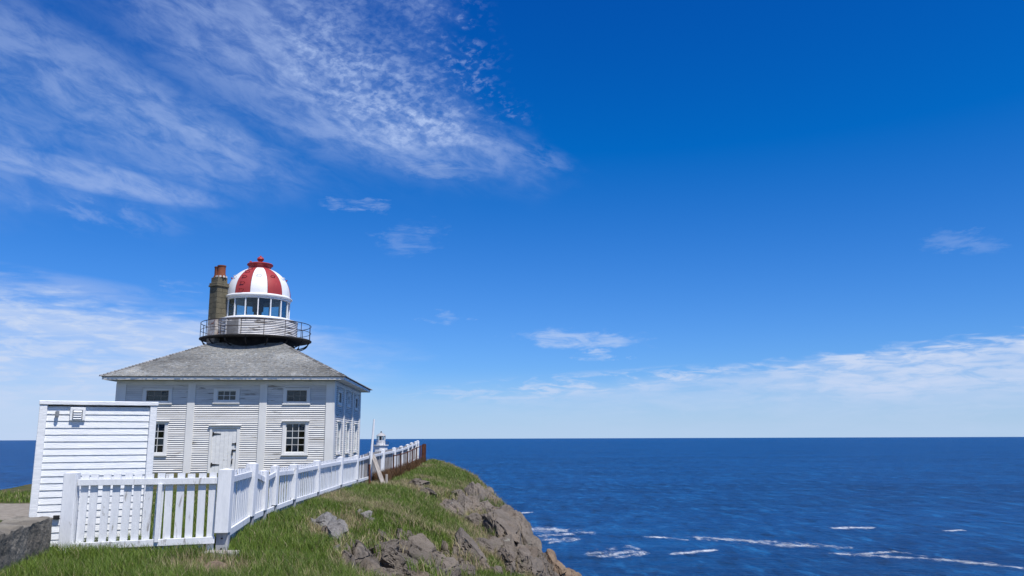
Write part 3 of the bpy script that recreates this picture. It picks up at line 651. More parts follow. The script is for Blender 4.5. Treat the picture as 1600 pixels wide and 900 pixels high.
# roof: decking with laid shingles, four slopes
SL = .515; EO = 5.66
def slope_z(y): return EZT + (EO - abs(y)) * SL
TOPR = 1.75
deck = MB().add([(-EO + .02, -EO + .02, EZT - .03), (EO - .02, -EO + .02, EZT - .03), (TOPR, -TOPR, slope_z(TOPR) - .03), (-TOPR, -TOPR, slope_z(TOPR) - .03)], [(0, 1, 2, 3)]).mesh('roof_slope', GREY)
def shingle_mesh(seed):
    r = random.Random(seed); V_, F_, C_ = [], [], []; ex = .10; cosb = 1 / math.sqrt(1 + SL * SL); n = 0; y = EO
    while y > TOPR:
        y2 = y - ex * cosb * 1.18; x = -y; row = r.uniform(.9, 1.1)
        while x < y:
            w = min(r.uniform(.06, .14), y - x + .001); a, b = x + .003, x + w - .003; lift = .017 + r.uniform(-.004, .010); dr = r.uniform(-.014, .010)
            yb = y + dr; zb = slope_z(yb); zt = slope_z(y2)
            lim = lambda v, yy: max(-yy, min(yy, v))
            vs = [(a, -yb, zb + lift), (b, -yb, zb + lift), (lim(b, y2), -y2, zt + .004), (lim(a, y2), -y2, zt + .004), (a, -yb, zb - .01), (b, -yb, zb - .01)]
            k = len(V_); V_ += vs; F_ += [(k, k + 1, k + 2, k + 3), (k + 4, k + 5, k + 1, k)]
            g = r.uniform(.20, .275) * row; q = r.random()
            big = float(fbm(np.array([x * .35 + seed]), np.array([y * .5]), 3, 8)[0]); g *= .50 + 1.0 * big; lich = float(fbm(np.array([x * .8 + seed * 3]), np.array([y * .9]), 3, 28)[0]); g = g + max(0, lich - .52) * .55
            if q < .06: g *= .72
            if q > .97: g = min(g * 1.3, .45)
            warm = r.uniform(-.5, 1); C_ += [(g * (.99 + .07 * warm), g * (1.0 + .02 * warm), g * (.955 - .05 * warm), 1)] * 6
            x += w
        y -= ex * cosb; n += 1
    mb = MB(); mb.v, mb.f, mb.c = V_, F_, C_
    me = bpy.data.meshes.new('shingles'); me.from_pydata(V_, [], F_); me.materials.append(SHING)
    at = me.color_attributes.new('tint', 'FLOAT_COLOR', 'POINT'); at.data.foreach_set('color', np.asarray(C_, np.float32).ravel())
    return me
for k in range(4):
    sl = inst('roof_slope', deck, house, rot=(0, 0, k * math.pi / 2))
    o = inst('shingles', shingle_mesh(k), sl); o['kind'] = 'stuff'
    hp = MB(); cc = []
    y = EO + .02
    while y > TOPR:
        z = slope_z(y) ; y2 = y - .11; z2 = slope_z(y2); w = .085; j = random.uniform(-.008, .008)
        hp.add([(y + w + j, -y + w, z - w * SL + .035), (y, -y, z + .058 + j), (y - w, -y - w + j, z - w * SL + .035), (y2 + w, -y2 + w, z2 - w * SL + .012), (y2, -y2, z2 + .03), (y2 - w, -y2 - w, z2 - w * SL + .012)], [(0, 1, 4, 3), (1, 2, 5, 4), (0, 2, 1)])
        g = random.uniform(.10, .30); cc += [(g, g * .97, g * .93, 1)] * 6; y -= .115
    hp.c = cc; o = hp.obj('hip_shingles', SHING, sl); o['kind'] = 'stuff'

# tower skirt, gallery, drum
CAMA = math.atan2(-HY, -HX) - HROT            # direction from tower to the viewer, in the house's own axes
MB().lathe([(2.6, 5.85), (2.25, 6.25), (2.02, 6.5), (1.98, 6.82)], 48).obj('tower_skirt', TAR, house, smooth=True)
MB().lathe([(1.5, 6.82), (2.92, 6.82), (2.93, 6.85), (2.92, 6.875), (1.5, 6.88), (1.5, 6.82)], 48).obj('gallery_deck', DKGREY, house)
for k in range(16):
    a = CAMA + (k + .5) * math.pi / 8; b = MB()
    pts = [(2.0 + .82 * math.sin(q * math.pi / 2), 0, 6.36 + .44 * (1 - math.cos(q * math.pi / 2))) for q in np.linspace(0, 1, 7)]
    b.tube(pts, .035, 6).obj('gallery_bracket', TAR, house, rot=(0, 0, a))
railing = MB().lathe([(2.87, 7.71), (2.89, 7.69), (2.87, 7.67), (2.85, 7.69), (2.87, 7.71)], 72).obj('railing', IRON, house, smooth=True)
MB().lathe([(2.87, 7.315), (2.885, 7.30), (2.87, 7.285), (2.855, 7.30), (2.87, 7.315)], 72).obj('rail', IRON, railing, smooth=True)
post = MB().tube([(2.87, 0, 6.87), (2.87, 0, 7.69)], .017, 6).mesh('baluster', IRON)
for k in range(16): inst('baluster', post, railing, rot=(0, 0, CAMA + .12 + k * math.pi / 8))
rows = 11; z0, z1 = 6.88, 7.86; prof = []
for k in range(rows):
    za, zb = z0 + (z1 - z0) * k / rows, z0 + (z1 - z0) * (k + 1) / rows; prof += [(2.15, za), (2.095, zb)]
MB().lathe(prof, 64).obj('drum_boards', PEEL, house)
MB().lathe([(2.06, 6.85), (2.185, 6.85), (2.185, 6.95), (2.15, 6.97)], 64).obj('drum_skirting', PEEL, house)
hb = MB()
for q in np.linspace(-.16, .16, 5)[:-1]:
    a0, a1 = CAMA - .60 + q, CAMA - .60 + q + .08
    r1, r2 = 2.10, 2.18
    hb.add([(r * math.cos(a), r * math.sin(a), z) for z in (6.99, 7.68) for (r, a) in ((r2, a0), (r2, a1), (r1, a1), (r1, a0))], [(0, 1, 5, 4), (1, 2, 6, 5), (3, 0, 4, 7), (4, 5, 6, 7)])
hb.obj('hatch', GREY, house)
ht = MB()
for a0, a1, za, zb in ((-.80, -.765, 6.96, 7.74), (-.435, -.40, 6.96, 7.74)):
    ht.add([(r * math.cos(CAMA + a), r * math.sin(CAMA + a), z) for z in (za, zb) for (r, a) in ((2.195, a0), (2.195, a1), (2.10, a1), (2.10, a0))], [(0, 1, 5, 4), (1, 2, 6, 5), (3, 0, 4, 7), (4, 5, 6, 7)])
ht.obj('hatch_trim', PEEL, house)
# lantern
MB().lathe([(1.5, 7.84), (2.16, 7.84), (2.16, 7.88), (1.84, 7.91), (1.80, 8.0), (1.58, 8.0), (1.5, 7.84)], 64).obj('lantern_sill', DWHITE, house, smooth=True)
lant = MB().lathe([(1.52, 8.96), (1.70, 8.96), (1.72, 8.99), (1.72, 9.04), (1.80, 9.11), (1.80, 9.16), (1.74, 9.20), (1.68, 9.24), (1.52, 9.2), (1.52, 8.96)], 64).obj('lantern', DWHITE, house, smooth=True)
mul = MB().box((1.60, -.027, 7.98), (1.69, .027, 8.98)).mesh('mullion', DWHITE)
LR = 1.645; half = LR * math.sin(math.pi / 16) - .03; ap = LR * math.cos(math.pi / 16)
pane = MB().box((ap - .006, -half, 8.0), (ap, half, 8.95)).mesh('pane', GLASS); sheet = MB().box((ap - .01, -half, 8.0), (ap + .005, half, 8.95)).mesh('blind_panel', FITTING)
for k in range(16):
    a = CAMA + k * math.pi / 8; inst('mullion', mul, lant, rot=(0, 0, a))
    blind = k in (12, 11)
    inst('blind_panel' if blind else 'pane', sheet if blind else pane, lant, rot=(0, 0, a + math.pi / 16))
MB().lathe([(1.5, 7.9), (0.0, 7.9)], 24).obj('lantern_floor', DARKIN, lant)
MB().tube([(0, 0, 7.9), (0, 0, 8.45)], .22, 12).tube([(0, 0, 8.45), (0, 0, 8.95)], .30, 12).obj('lamp_pedestal', IRON, lant)
# dome of twelve gores
dome = MB().lathe([(1.62 * math.cos(q), 9.20 + 1.60 * math.sin(q)) for q in np.linspace(0, 1.2, 14)], 48).obj('dome', DARKIN, house, smooth=True)
def gore(mat):
    return MB().lathe([(1.70 * math.cos(q), 9.22 + 1.68 * math.sin(q) ** .97) for q in np.linspace(0, 1.27, 20)], 6, -math.pi / 12 + .004, math.pi / 12 - .004).mesh('dome_panel', mat, True)
gr, gw = gore(RED), gore(DWHITE)
for k in range(12):
    o = inst('dome_panel', gw if k % 2 == 0 else gr, dome, rot=(0, 0, CAMA + k * math.pi / 6))
    if k < 2: o['label'] = 'white dome stripe' if k == 0 else 'red dome stripe'
def dpt(q, a, r=1.70): return Vector((r * math.cos(q) * math.cos(a), r * math.cos(q) * math.sin(a), 9.22 + 1.68 * math.sin(q)))
def rung(q, a, mat):
    u = dpt(q, a); n = Vector((math.cos(q) * math.cos(a), math.cos(q) * math.sin(a), math.sin(q))); sde = Vector((-math.sin(a), math.cos(a), 0)); g = MB()
    g.tube([u - sde * .11, u - sde * .11 + n * .10, u + sde * .11 + n * .10, u + sde * .11], .022, 6); g.obj('rung', mat, dome)
for q in (.12, .34, .57, .80, 1.0): rung(q, CAMA - math.pi / 6 - .02, RED)
for k in range(12):
    if k != 11: rung(.62, CAMA + k * math.pi / 6 - .02, RED if k % 2 else DWHITE)
cap = MB().lathe([(.0, 10.80), (.60, 10.76), (.58, 10.90), (.60, 10.94), (.68, 11.0), (.70, 11.06), (.66, 11.10), (.42, 11.16), (.16, 11.21), (.09, 11.24), (.10, 11.27), (.0, 11.27)], 40).obj('ventilator', RED, dome, smooth=True)
MB().lathe([(.0, 11.26), (.10, 11.25), (.16, 11.30), (.19, 11.38), (.16, 11.46), (.09, 11.51), (.05, 11.53), (.04, 11.58), (0, 11.58)], 24).obj('ball_finial', RED, dome, smooth=True)
MB().lathe([(.0, 11.12), (.06, 11.12), (.07, 11.17), (.04, 11.22), (0, 11.22)], 12).obj('vent_knob', RED, dome, (-.45, -.3, 0), smooth=True)
# chimney of blocks with two pots
CHX, CHY, CHR = -1.86, -1.02, R(52) + 0.0
ch = MB().box((-.305, -.305, 5.6), (.305, .305, 9.62)).obj('chimney', MORTAR, house, (CHX, CHY, 0), (0, 0, CHR))
blk = {}
z = 7.80; lev = 0
for lev in range(-5, 6):
    za = 7.86 + lev * .29; zb = za + .275
    for f in range(4):
        cuts = [-.325, .0, .325] if (lev + f) % 2 else [-.325, .325]
        for i in range(len(cuts) - 1):
            a, b = cuts[i] + .008, cuts[i + 1] - .008
            if za > 9.6: continue
            m = LIMEW if zb < 7.95 else CHIM
            key = (round(a, 3), round(b, 3), m.name)
            if key not in blk: blk[key] = MB().box((a, -.327, 0), (b, -.29, .275)).mesh('block', m)
            inst('block', blk[key], ch, (0, 0, za), (0, 0, f * math.pi / 2))
MB().box((-.39, -.39, 9.60), (.39, .39, 9.70)).box((-.36, -.36, 9.70), (.36, .36, 9.82)).box((-.30, -.30, 9.82), (.30, .30, 10.12)).obj('chimney_cap', CHIM, ch, bevel=.02)
pp = [(.17, 10.10), (.27, 10.12), (.26, 10.20), (.21, 10.32), (.205, 10.70), (.225, 10.72), (.225, 10.78), (.17, 10.78), (.165, 10.3)]
MB().lathe(pp, 20).obj('chimney_pot', TERRA, ch, (.03, -.103, 0), smooth=True)
MB().lathe(pp, 20).obj('chimney_pot', TERRA, ch, (.017, .14, -.05), smooth=True)
cr = MB()
for k in range(10): cr.add([(.03 + .27 * math.cos(a) * s, -.103 + .27 * math.sin(a) * s, z) for a in (k * .628,) for s, z in ((.9, 10.10), (1.12, 10.10), (1.12, 10.20), (.9, 10.20))] + [(.03 + .27 * math.cos(a) * s, -.103 + .27 * math.sin(a) * s, z) for a in (k * .628 + .35,) for s, z in ((.9, 10.10), (1.12, 10.10), (1.12, 10.20), (.9, 10.20))], [(0, 1, 2, 3), (4, 7, 6, 5), (1, 5, 6, 2), (3, 2, 6, 7)])
cr.obj('pot_collar', LIMEW, ch)

# ------------------------------------------------------------------ small white shed
SR = math.atan2(.65, 1.43); shed = empty('shed', (-7.13, 12.5, 0), SR); SWD, SHT, SDP = 1.60, 2.10, 1.6
tag(shed, 'small flat topped white shed clad in wide horizontal boards', 'shed')
MB().box((.02, .03, -.25), (SWD - .02, SDP, SHT)).obj('body', SHEDW, shed)
bp = .1025; bme = MB().add([(.06, .006, 0), (SWD - .06, .006, 0), (SWD - .06, .018, bp * .95), (.06, .018, bp * .95), (.06, .03, 0), (SWD - .06, .03, 0), (SWD - .06, .03, bp), (.06, .03, bp), (.06, .024, bp), (SWD - .06, .024, bp)],
    [(0, 1, 2, 3), (4, 5, 1, 0), (3, 2, 9, 8), (8, 9, 6, 7), (0, 3, 8, 7, 4), (1, 5, 6, 9, 2)]).mesh('board', SHEDW)
k = 0; z = -.17
while z + bp < SHT + .02: inst('board', bme, shed, (0, random.uniform(-.001, .001), z)); z += bp
sb = MB().add([(SWD - .002, .1, 0), (SWD - .002, SDP, 0), (SWD - .02, SDP, bp), (SWD - .02, .1, bp), (SWD - .03, .1, 0), (SWD - .03, SDP, 0)], [(0, 1, 2, 3), (4, 5, 1, 0)]).mesh('board', SHEDW); z = -.17
while z + bp < SHT + .02: inst('board', sb, shed, (0, 0, z)); z += bp
MB().box((-.02, -.025, -.25), (.085, .09, SHT + .02)).obj('corner_board', SHEDW, shed, bevel=.006)
MB().box((SWD - .085, -.025, -.25), (SWD + .015, .09, SHT + .02)).obj('corner_board', SHEDW, shed, bevel=.006)
MB().box((-.03, -.04, SHT + .022), (SWD + .03, SDP + .03, SHT + .085)).obj('roof_edge', SHEDW, shed, bevel=.008)
vx, vz = .50, 1.985
vf = MB().box((vx - .105, -.03, vz - .10), (vx + .105, -.002, vz + .10)).obj('vent', SHEDW, shed, bevel=.006)
MB().box((vx - .07, -.040, vz - .075), (vx - .055, -.031, vz + .065)).box((vx + .055, -.040, vz - .075), (vx + .07, -.031, vz + .065)).box((vx - .055, -.034, vz - .075), (vx + .055, -.031, vz + .065)).obj('vent_hood', FITTING, vf)
for i in range(4):
    q = vz - .062 + i * .034; MB().add([(vx - .054, -.062, q - .012), (vx + .054, -.062, q - .012), (vx + .054, -.035, q + .012), (vx - .054, -.035, q + .012), (vx - .054, -.060, q - .015), (vx + .054, -.060, q - .015), (vx + .054, -.035, q + .008), (vx - .054, -.035, q + .008)], [(0, 1, 2, 3), (4, 7, 6, 5), (0, 4, 5, 1), (1, 5, 6, 2), (0, 3, 7, 4)]).obj('louvre', SHEDW, vf)
lf = MB().box((.205, -.03, 2.0), (.245, 0, 2.03)).tube([(.225, -.045, 1.955), (.225, -.045, 2.02)], .027, 12).tube([(.225, -.045, 1.93), (.225, -.045, 1.955)], [.02, .027], 12).obj('lamp', FITTING, shed)
MB().box((.30, -.045, .43), (.385, .0, .49)).obj('socket_box', BLACK, shed, bevel=.006)

# ------------------------------------------------------------------ old concrete wall, lower left
def concrete_wall():
    P = [(-6.30, 11.60), (-5.74, 9.5), (-5.30, 7.6)]
    n = 90; bm = bmesh.new(); prof = [(-.02, -.25), (.0, .25), (.0, .565), (-.015, .575), (-.24, .59), (-.44, .585), (-.46, .57), (-.46, -.25)]
    L = [0]; 
    for i in range(2): L.append(L[-1] + math.hypot(P[i + 1][0] - P[i][0], P[i + 1][1] - P[i][1]))
    pr = []
    for i in range(len(prof) - 1):
        a, b = prof[i], prof[i + 1]; m = max(2, int(math.hypot(b[0] - a[0], b[1] - a[1]) / .035))
        pr += [(a[0] + (b[0] - a[0]) * q / m, a[1] + (b[1] - a[1]) * q / m) for q in range(m)]
    pr.append(prof[-1]); rings = []
    from mathutils import noise as mn
    for i in range(n + 1):
        s = L[-1] * i / n; x = np.interp(s, L, [p[0] for p in P]); y = np.interp(s, L, [p[1] for p in P]); k = 0 if s < L[1] else 1
        d = Vector((P[k + 1][0] - P[k][0], P[k + 1][1] - P[k][1], 0)).normalized(); nn = Vector((-d.y, d.x, 0))
        ring = []
        for u, w in pr:
            q = Vector((x, y, 0)) + nn * u; q.z = w - .02 * max(0, s - 1)
            N = mn.noise(q * 2.2) * .022 + mn.noise(q * 6) * .016 + mn.noise(q * 17) * .010
            if w > .56: q.z += N * .9 + (-.025 if mn.noise(q * 3.1) > .15 else 0)
            else: q += nn * N
            ring.append(bm.verts.new(q))
        rings.append(ring)
    for i in range(n):
        for j in range(len(pr) - 1): bm.faces.new((rings[i][j], rings[i][j + 1], rings[i + 1][j + 1], rings[i + 1][j]))
    bm.faces.new(rings[0]); bm.faces.new(rings[-1][::-1]); bmesh.ops.recalc_face_normals(bm, faces=bm.faces)
    me = bpy.data.meshes.new('concrete_wall'); bm.to_mesh(me); bm.free(); me.materials.append(CONC); me.polygons.foreach_set('use_smooth', [True] * len(me.polygons))
    try: me.set_sharp_from_angle(angle=R(34))
    except Exception: pass
    return tag(inst('concrete_wall', me), 'rough grey broken concrete wall in front of the white shed', 'wall')
concrete_wall()

# ------------------------------------------------------------------ picket fences
POSTS = [(-6.27, 11.97, 1.13, .17), (-4.17, 12.18, 1.16, .19), (-4.60, 14.7, 1.17, .17), (-4.72, 15.9, 1.0, .16), (-4.86, 17.1, 1.05, .15), (-4.90, 18.7, 1.03, .16), (-4.95, 21.2, 1.05, .16), (-5.05, 24.5, 1.06, .16),
    (-5.12, 27.4, 1.05, .16), (-5.12, 29.9, 1.12, .16), (-5.15, 33.0, 1.16, .16), (-5.12, 36.0, 1.20, .16), (-5.18, 39.0, 1.24, .16), (-5.30, 42.0, 1.30, .16), (-5.45, 45.0, 1.37, .16), (-5.60, 48.0, 1.42, .16), (-5.72, 50.2, 1.46, .16)]
fence1 = empty('picket_fence', (-6.27, 11.97, 0)); tag(fence1, 'short white picket fence panel in front of the shed, square to the viewer', 'fence', group=None)
fence2 = empty('picket_fence', (-4.17, 12.18, 0)); tag(fence2, 'long white picket fence running back along the clifftop past the house', 'fence')
pk_cache = {}
def picket_mesh(h, w, mat):
    k = (round(h, 2), mat.name, w)
    if k not in pk_cache: pk_cache[k] = MB().box((-w / 2, -.009, 0), (w / 2, .009, round(h, 2))).mesh('picket', mat)
    return pk_cache[k]
def add_post(par, x, y, top, w, ang, tilt, weather=False, full=False):
    zg = hz_at(x, y) - .15; o = Vector(par.location); h = w / 2
    p = MB().box((-h, -h, 0 if full else .28 - zg), (h, h, top - zg))
    p.add([(-h, -h, top - zg), (h, -h, top - zg), (h, h, top - zg), (-h, h, top - zg), (0, 0, top - zg + .025)], [(0, 1, 4), (1, 2, 4), (2, 3, 4), (3, 0, 4)])
    q = p.obj('post', FENCE, par, Vector((x, y, zg)) - o, (tilt[0], tilt[1], ang), bevel=.006)
    if full: return
    MB().box((-h + .012, -h + .085, 0), (h - .012, h - .004, .30 - zg)).obj('post_base', WOODG if weather else GREYW, q, bevel=.004)
    bl = MB()
    for zz in (.06, .20): bl.tube([(0, -h + .10, zz - zg), (0, -h + .065, zz - zg)], .012, 6)
    bl.obj('bolt', IRON, q)
GREYW = noisy('shade_grey_base', (.42, .43, .45), (.30, .31, .33), 4.0, .7, stretch=(3, 3, .7), bmp=.3)  # grey puts the shade below the post sleeve into the base colour
def panel(par, A, B, side, rails, ptop, pbot, mat_fn, pitch=.138, pw=.098, off=.03):
    a, b = Vector((A[0], A[1], 0)), Vector((B[0], B[1], 0)); d = (b - a).normalized(); L = (b - a).length; ang = math.atan2(d.y, d.x); o = Vector(par.location)
    n = Vector((d.y, -d.x, 0)) * side        # towards the outside (viewer / cliff)
    za, zb = hz_at(*A[:2]), hz_at(*B[:2])
    s0, s1 = A[3] * .5, L - B[3] * .5
    for (ra, rb, hh) in rails:
        y0, y1 = (-.045, -.008) if side > 0 else (.008, .045)
        r = MB().add([(s0, y0, ra), (s1, y0, rb), (s1, y1, rb), (s0, y1, ra), (s0, y0, ra + hh), (s1, y0, rb + hh), (s1, y1, rb + hh), (s0, y1, ra + hh)], [(0, 3, 2, 1), (4, 5, 6, 7), (0, 1, 5, 4), (1, 2, 6, 5), (2, 3, 7, 6), (3, 0, 4, 7)])
        r.obj('rail', FENCE, par, a - o, (0, 0, ang), bevel=.004)
    m = max(2, int((s1 - s0) / pitch)); pit = (s1 - s0) / m
    for k in range(m):
        s = s0 + (k + .5) * pit + random.uniform(-.006, .006); u = s / L; p = a + d * s - n * (off * .4)
        pt = ptop[0] + (ptop[1] - ptop[0]) * u + random.uniform(-.008, .008); pb = pbot[0] + (pbot[1] - pbot[0]) * u + random.uniform(-.01, .01)
        mt = mat_fn(u); me = picket_mesh(pt - pb, pw, mt)
        inst('picket', me, par, Vector((p.x, p.y, pb)) - o, (random.uniform(-.008, .008), random.uniform(-.012, .012), ang + random.uniform(-.03, .03)))
W = lambda u: FENCE
panel(fence1, POSTS[0], POSTS[1], 1, [(.955, .965, .088), (.075, .135, .095)], (1.115, 1.12), (.0, .03), W, pitch=.147, pw=.102)
MB().box((-.025, -.05, .17), (.025, -.012, .97)).obj('batten', FENCE, fence1, Vector((1.22, .10, 0)), (0, 0, .1))
add_post(fence1, *POSTS[0], .10, (.0, -.012), full=True)
for i in range(1, len(POSTS)):
    x, y, tp, w = POSTS[i]; nx = POSTS[min(i + 1, len(POSTS) - 1)]; pv = POSTS[i - 1] if i > 1 else POSTS[i]
    ang = math.atan2(nx[1] - pv[1], nx[0] - pv[0]) - math.pi / 2 + math.pi / 2 * 0
    add_post(fence2, x, y, tp, w, .08 if i == 1 else random.uniform(-.05, .05), (random.uniform(-.02, .02), random.uniform(-.02, .02)), i >= 9)
for i in range(1, len(POSTS) - 1):
    A, B = POSTS[i], POSTS[i + 1]; ga, gb = hz_at(*A[:2]), hz_at(*B[:2]); ga, gb = (min(ga, .25), min(gb, .25))
    if i == 1: rl = [(.96, .95, .095), (.19, .19, .10)]; pt = (1.13, 1.12)
    elif i == 2: rl = [(.95, .80, .095), (.19, .19, .10)]; pt = (1.12, .98)
    else:
        ta, tb = A[2], B[2]; rl = [(ta - .20, tb - .20, .09), (ga + .19, gb + .19, .09)]; pt = (ta - .03, tb - .03)
    if i >= 9: mf = lambda u: WEATH if random.random() < .85 else FENCE
    elif i == 8: mf = lambda u: WEATH if random.random() < .3 + .6 * u else FENCE
    else: mf = W
    panel(fence2, A, B, 1, rl, pt, (ga - .02, gb - .02), mf, pitch=.17 if i < 3 else .19, pw=.090)
# things that lean on the fence or lie by it
def slab(name, c, sz, rz, mat, label, cat, seed=1):
    bm = bmesh.new(); bmesh.ops.create_cube(bm, size=1.0); bmesh.ops.subdivide_edges(bm, edges=bm.edges, cuts=5, use_grid_fill=True)
    from mathutils import noise as mn
    for v in bm.verts: v.co = Vector((v.co.x * sz[0], v.co.y * sz[1], v.co.z * sz[2])); v.co += Vector([mn.noise(v.co * 7 + Vector((seed * 9 + q * 5,) * 3)) * .018 for q in range(3)])
    me = bpy.data.meshes.new(name); bm.to_mesh(me); bm.free(); me.materials.append(mat)
    return tag(inst(name, me, None, c, (0, 0, rz)), label, cat)
slab('concrete_footing', (-4.12, 12.02, hz_at(-4.12, 12.02) - .0), (.52, .36, .10), .1, PAD, 'flat pale concrete slab under the corner fence post', 'slab', 1)
slab('concrete_footing', (-4.72, 18.75, hz_at(-4.72, 18.75) + .0), (.34, .30, .09), .2, PAD, 'small pale concrete slab beside a far fence post above the grass', 'slab', 2)
def plank(name, p0, p1, w, th, mat, label, cat):
    p0, p1 = Vector(p0), Vector(p1); d = p1 - p0; q = d.to_track_quat('Z', 'Y')
    o = MB().box((-w / 2, -th / 2, 0), (w / 2, th / 2, d.length)).obj(name, mat, None, p0, q.to_euler(), bevel=.004); return tag(o, label, cat)
plank('brace_plank', (-4.25, 28.1, -.10), (-4.98, 29.75, 1.02), .15, .045, WOODG, 'weathered plank leaning as a diagonal brace against the long fence', 'plank')
plank('stake', (-4.22, 28.15, -.2), (-4.24, 28.2, .42), .08, .06, WOODG, 'short grey stake at the foot of the leaning brace plank', 'stake')
plank('stake', (-4.62, 27.2, -.2), (-4.66, 27.25, .78), .06, .05, RUST, 'thin rusty stake standing in front of the weathered fence', 'stake')
tag(MB().tube([(-5.02, 29.55, .0), (-5.0, 29.55, 1.0), (-4.93, 29.55, 2.28)], [.05, .048, .035], 10).obj('flagpole', FENCE), 'thin white leaning pole rising above the long fence', 'pole')
# rusty wire fence at the far end
rf = empty('rusty_fence', (-4.75, 32.0, 0)); tag(rf, 'rusty brown wire fence in front of the far end of the picket fence', 'fence'); o_ = Vector(rf.location)
RP = [(-4.72, 31.0, .02), (-4.74, 33.4, .98), (-4.74, 35.6, 1.0), (-4.78, 38.0, 1.04), (-4.86, 40.5, 1.10), (-4.98, 43.0, 1.16), (-5.05, 45.5, 1.22), (-5.18, 47.5, 1.24), (-5.3, 49.2, 1.27), (-5.36, 50.4, 1.28), (-5.38, 51.3, 1.26)]
for i, (x, y, tp) in enumerate(RP[1:]):
    zg = hz_at(x, y); MB().tube([(x, y, zg - .2), (x + random.uniform(-.03, .05), y, tp)], .032 if i < 7 else .06, 6).obj('post', RUST, rf, -o_)
MB().tube([(x, y, tp - .06) for x, y, tp in RP[1:]], .022, 6).obj('rail', RUST, rf, -o_)
wr = MB()
for i in range(0, len(RP) - 1):
    (x0, y0, t0), (x1, y1, t1) = RP[i], RP[i + 1]; n = 22
    if i == 0: t0 = .1
    for k in range(n):
        for (ua, ub, fa, fb) in ((k / n, min(1, (k + 5) / n), 0, 1), (k / n, min(1, (k + 5) / n), 1, 0)):
            def pt(u, f):
                x = x0 + (x1 - x0) * u; y = y0 + (y1 - y0) * u; g = hz_at(x, y); tt = t0 + (t1 - t0) * u; tt = g + (tt - g) * .55
                return Vector((x, y, g + (tt - g) * f))
            a, b = pt(ua, fa), pt(ub, fb); e = Vector((.0, 0, .007)); wr.add([a - e, b - e, b + e, a + e], [(0, 1, 2, 3)])
wr.obj('wire_mesh', RUST, rf, -o_)['kind'] = 'stuff'

# ------------------------------------------------------------------ distant lighthouse on its own low headland
fl = empty('far_lighthouse', (-31.6, 200, -10.0)); tag(fl, 'small distant white lighthouse with glazed lantern, peeping over the long fence', 'lighthouse')
MB().lathe([(2.3, -.5), (1.55, 9.6), (1.6, 9.8)], 8, cap=True).obj('tower', FARW, fl)
MB().lathe([(1.5, 9.75), (1.85, 9.9), (1.85, 10.15), (1.5, 10.15)], 8, cap=True).obj('gallery', FARW, fl)
fr_ = MB().lathe([(1.8, 10.85), (1.83, 10.82), (1.8, 10.79), (1.77, 10.82), (1.8, 10.85)], 24)
for k in range(12): a = k * math.pi / 6; fr_.tube([(1.8 * math.cos(a), 1.8 * math.sin(a), 10.1), (1.8 * math.cos(a), 1.8 * math.sin(a), 10.83)], .03, 5)
fr_.obj('railing', IRON, fl)
MB().lathe([(1.05, 10.15), (1.05, 11.2), (1.1, 11.25), (0, 11.25)], 8, .39, .39 + 2 * math.pi).obj('lantern_base', FARW, fl)
mu = MB()
for k in range(8): a = .39 + k * math.pi / 4; mu.tube([(1.0 * math.cos(a), 1.0 * math.sin(a), 11.2), (1.0 * math.cos(a), 1.0 * math.sin(a), 12.25)], .09, 6)
mu.obj('lantern_frame', FARW, fl)
MB().lathe([(.92, 11.2), (.92, 12.25)], 8, .39, .39 + 2 * math.pi).obj('lantern_glazing', GLASS, fl)
MB().tube([(0, 0, 11.2), (0, 0, 12.2)], .4, 10).obj('lens', IRON, fl)
MB().lathe([(1.2, 12.2), (1.15, 12.3), (.7, 12.7), (.3, 12.9), (.18, 12.95), (.18, 13.05), (0, 13.05)], 16).obj('lantern_roof', FARROOF, fl, smooth=True)
MB().lathe([(0, 13.0), (.16, 13.02), (.2, 13.15), (.14, 13.28), (0, 13.32)], 12).obj('finial', IRON, fl, smooth=True)
# its ground
n = 28; xs = np.linspace(-32, 9.5, n); ys = np.linspace(-26, 60, n); FX, FY = np.meshgrid(xs, ys)
rr = np.sqrt((FX / np.where(FX > 0, 9.0, 30.0)) ** 2 + (FY / 26.0) ** 2); FZ = -10.1 - 37 * sstep(rr, .55, 1.05) + (fbm(FX * .15, FY * .15, 4, 2) - .5) * 2 * sstep(rr, .2, .6)
ii = np.arange(n * n).reshape(n, n); Q = np.stack([ii[:-1, :-1], ii[:-1, 1:], ii[1:, 1:], ii[1:, :-1]], -1).reshape(-1, 4)
o = inst('far_headland', np_mesh('far_headland', np.stack([FX, FY, FZ], -1).reshape(-1, 3), Q, None, None, gm.materials[0], {'rock': sstep(rr, .5, .7)}, smooth=True), None, (-31.6, 200, 0))
tag(o, 'low rocky headland carrying the distant lighthouse', kind='structure')

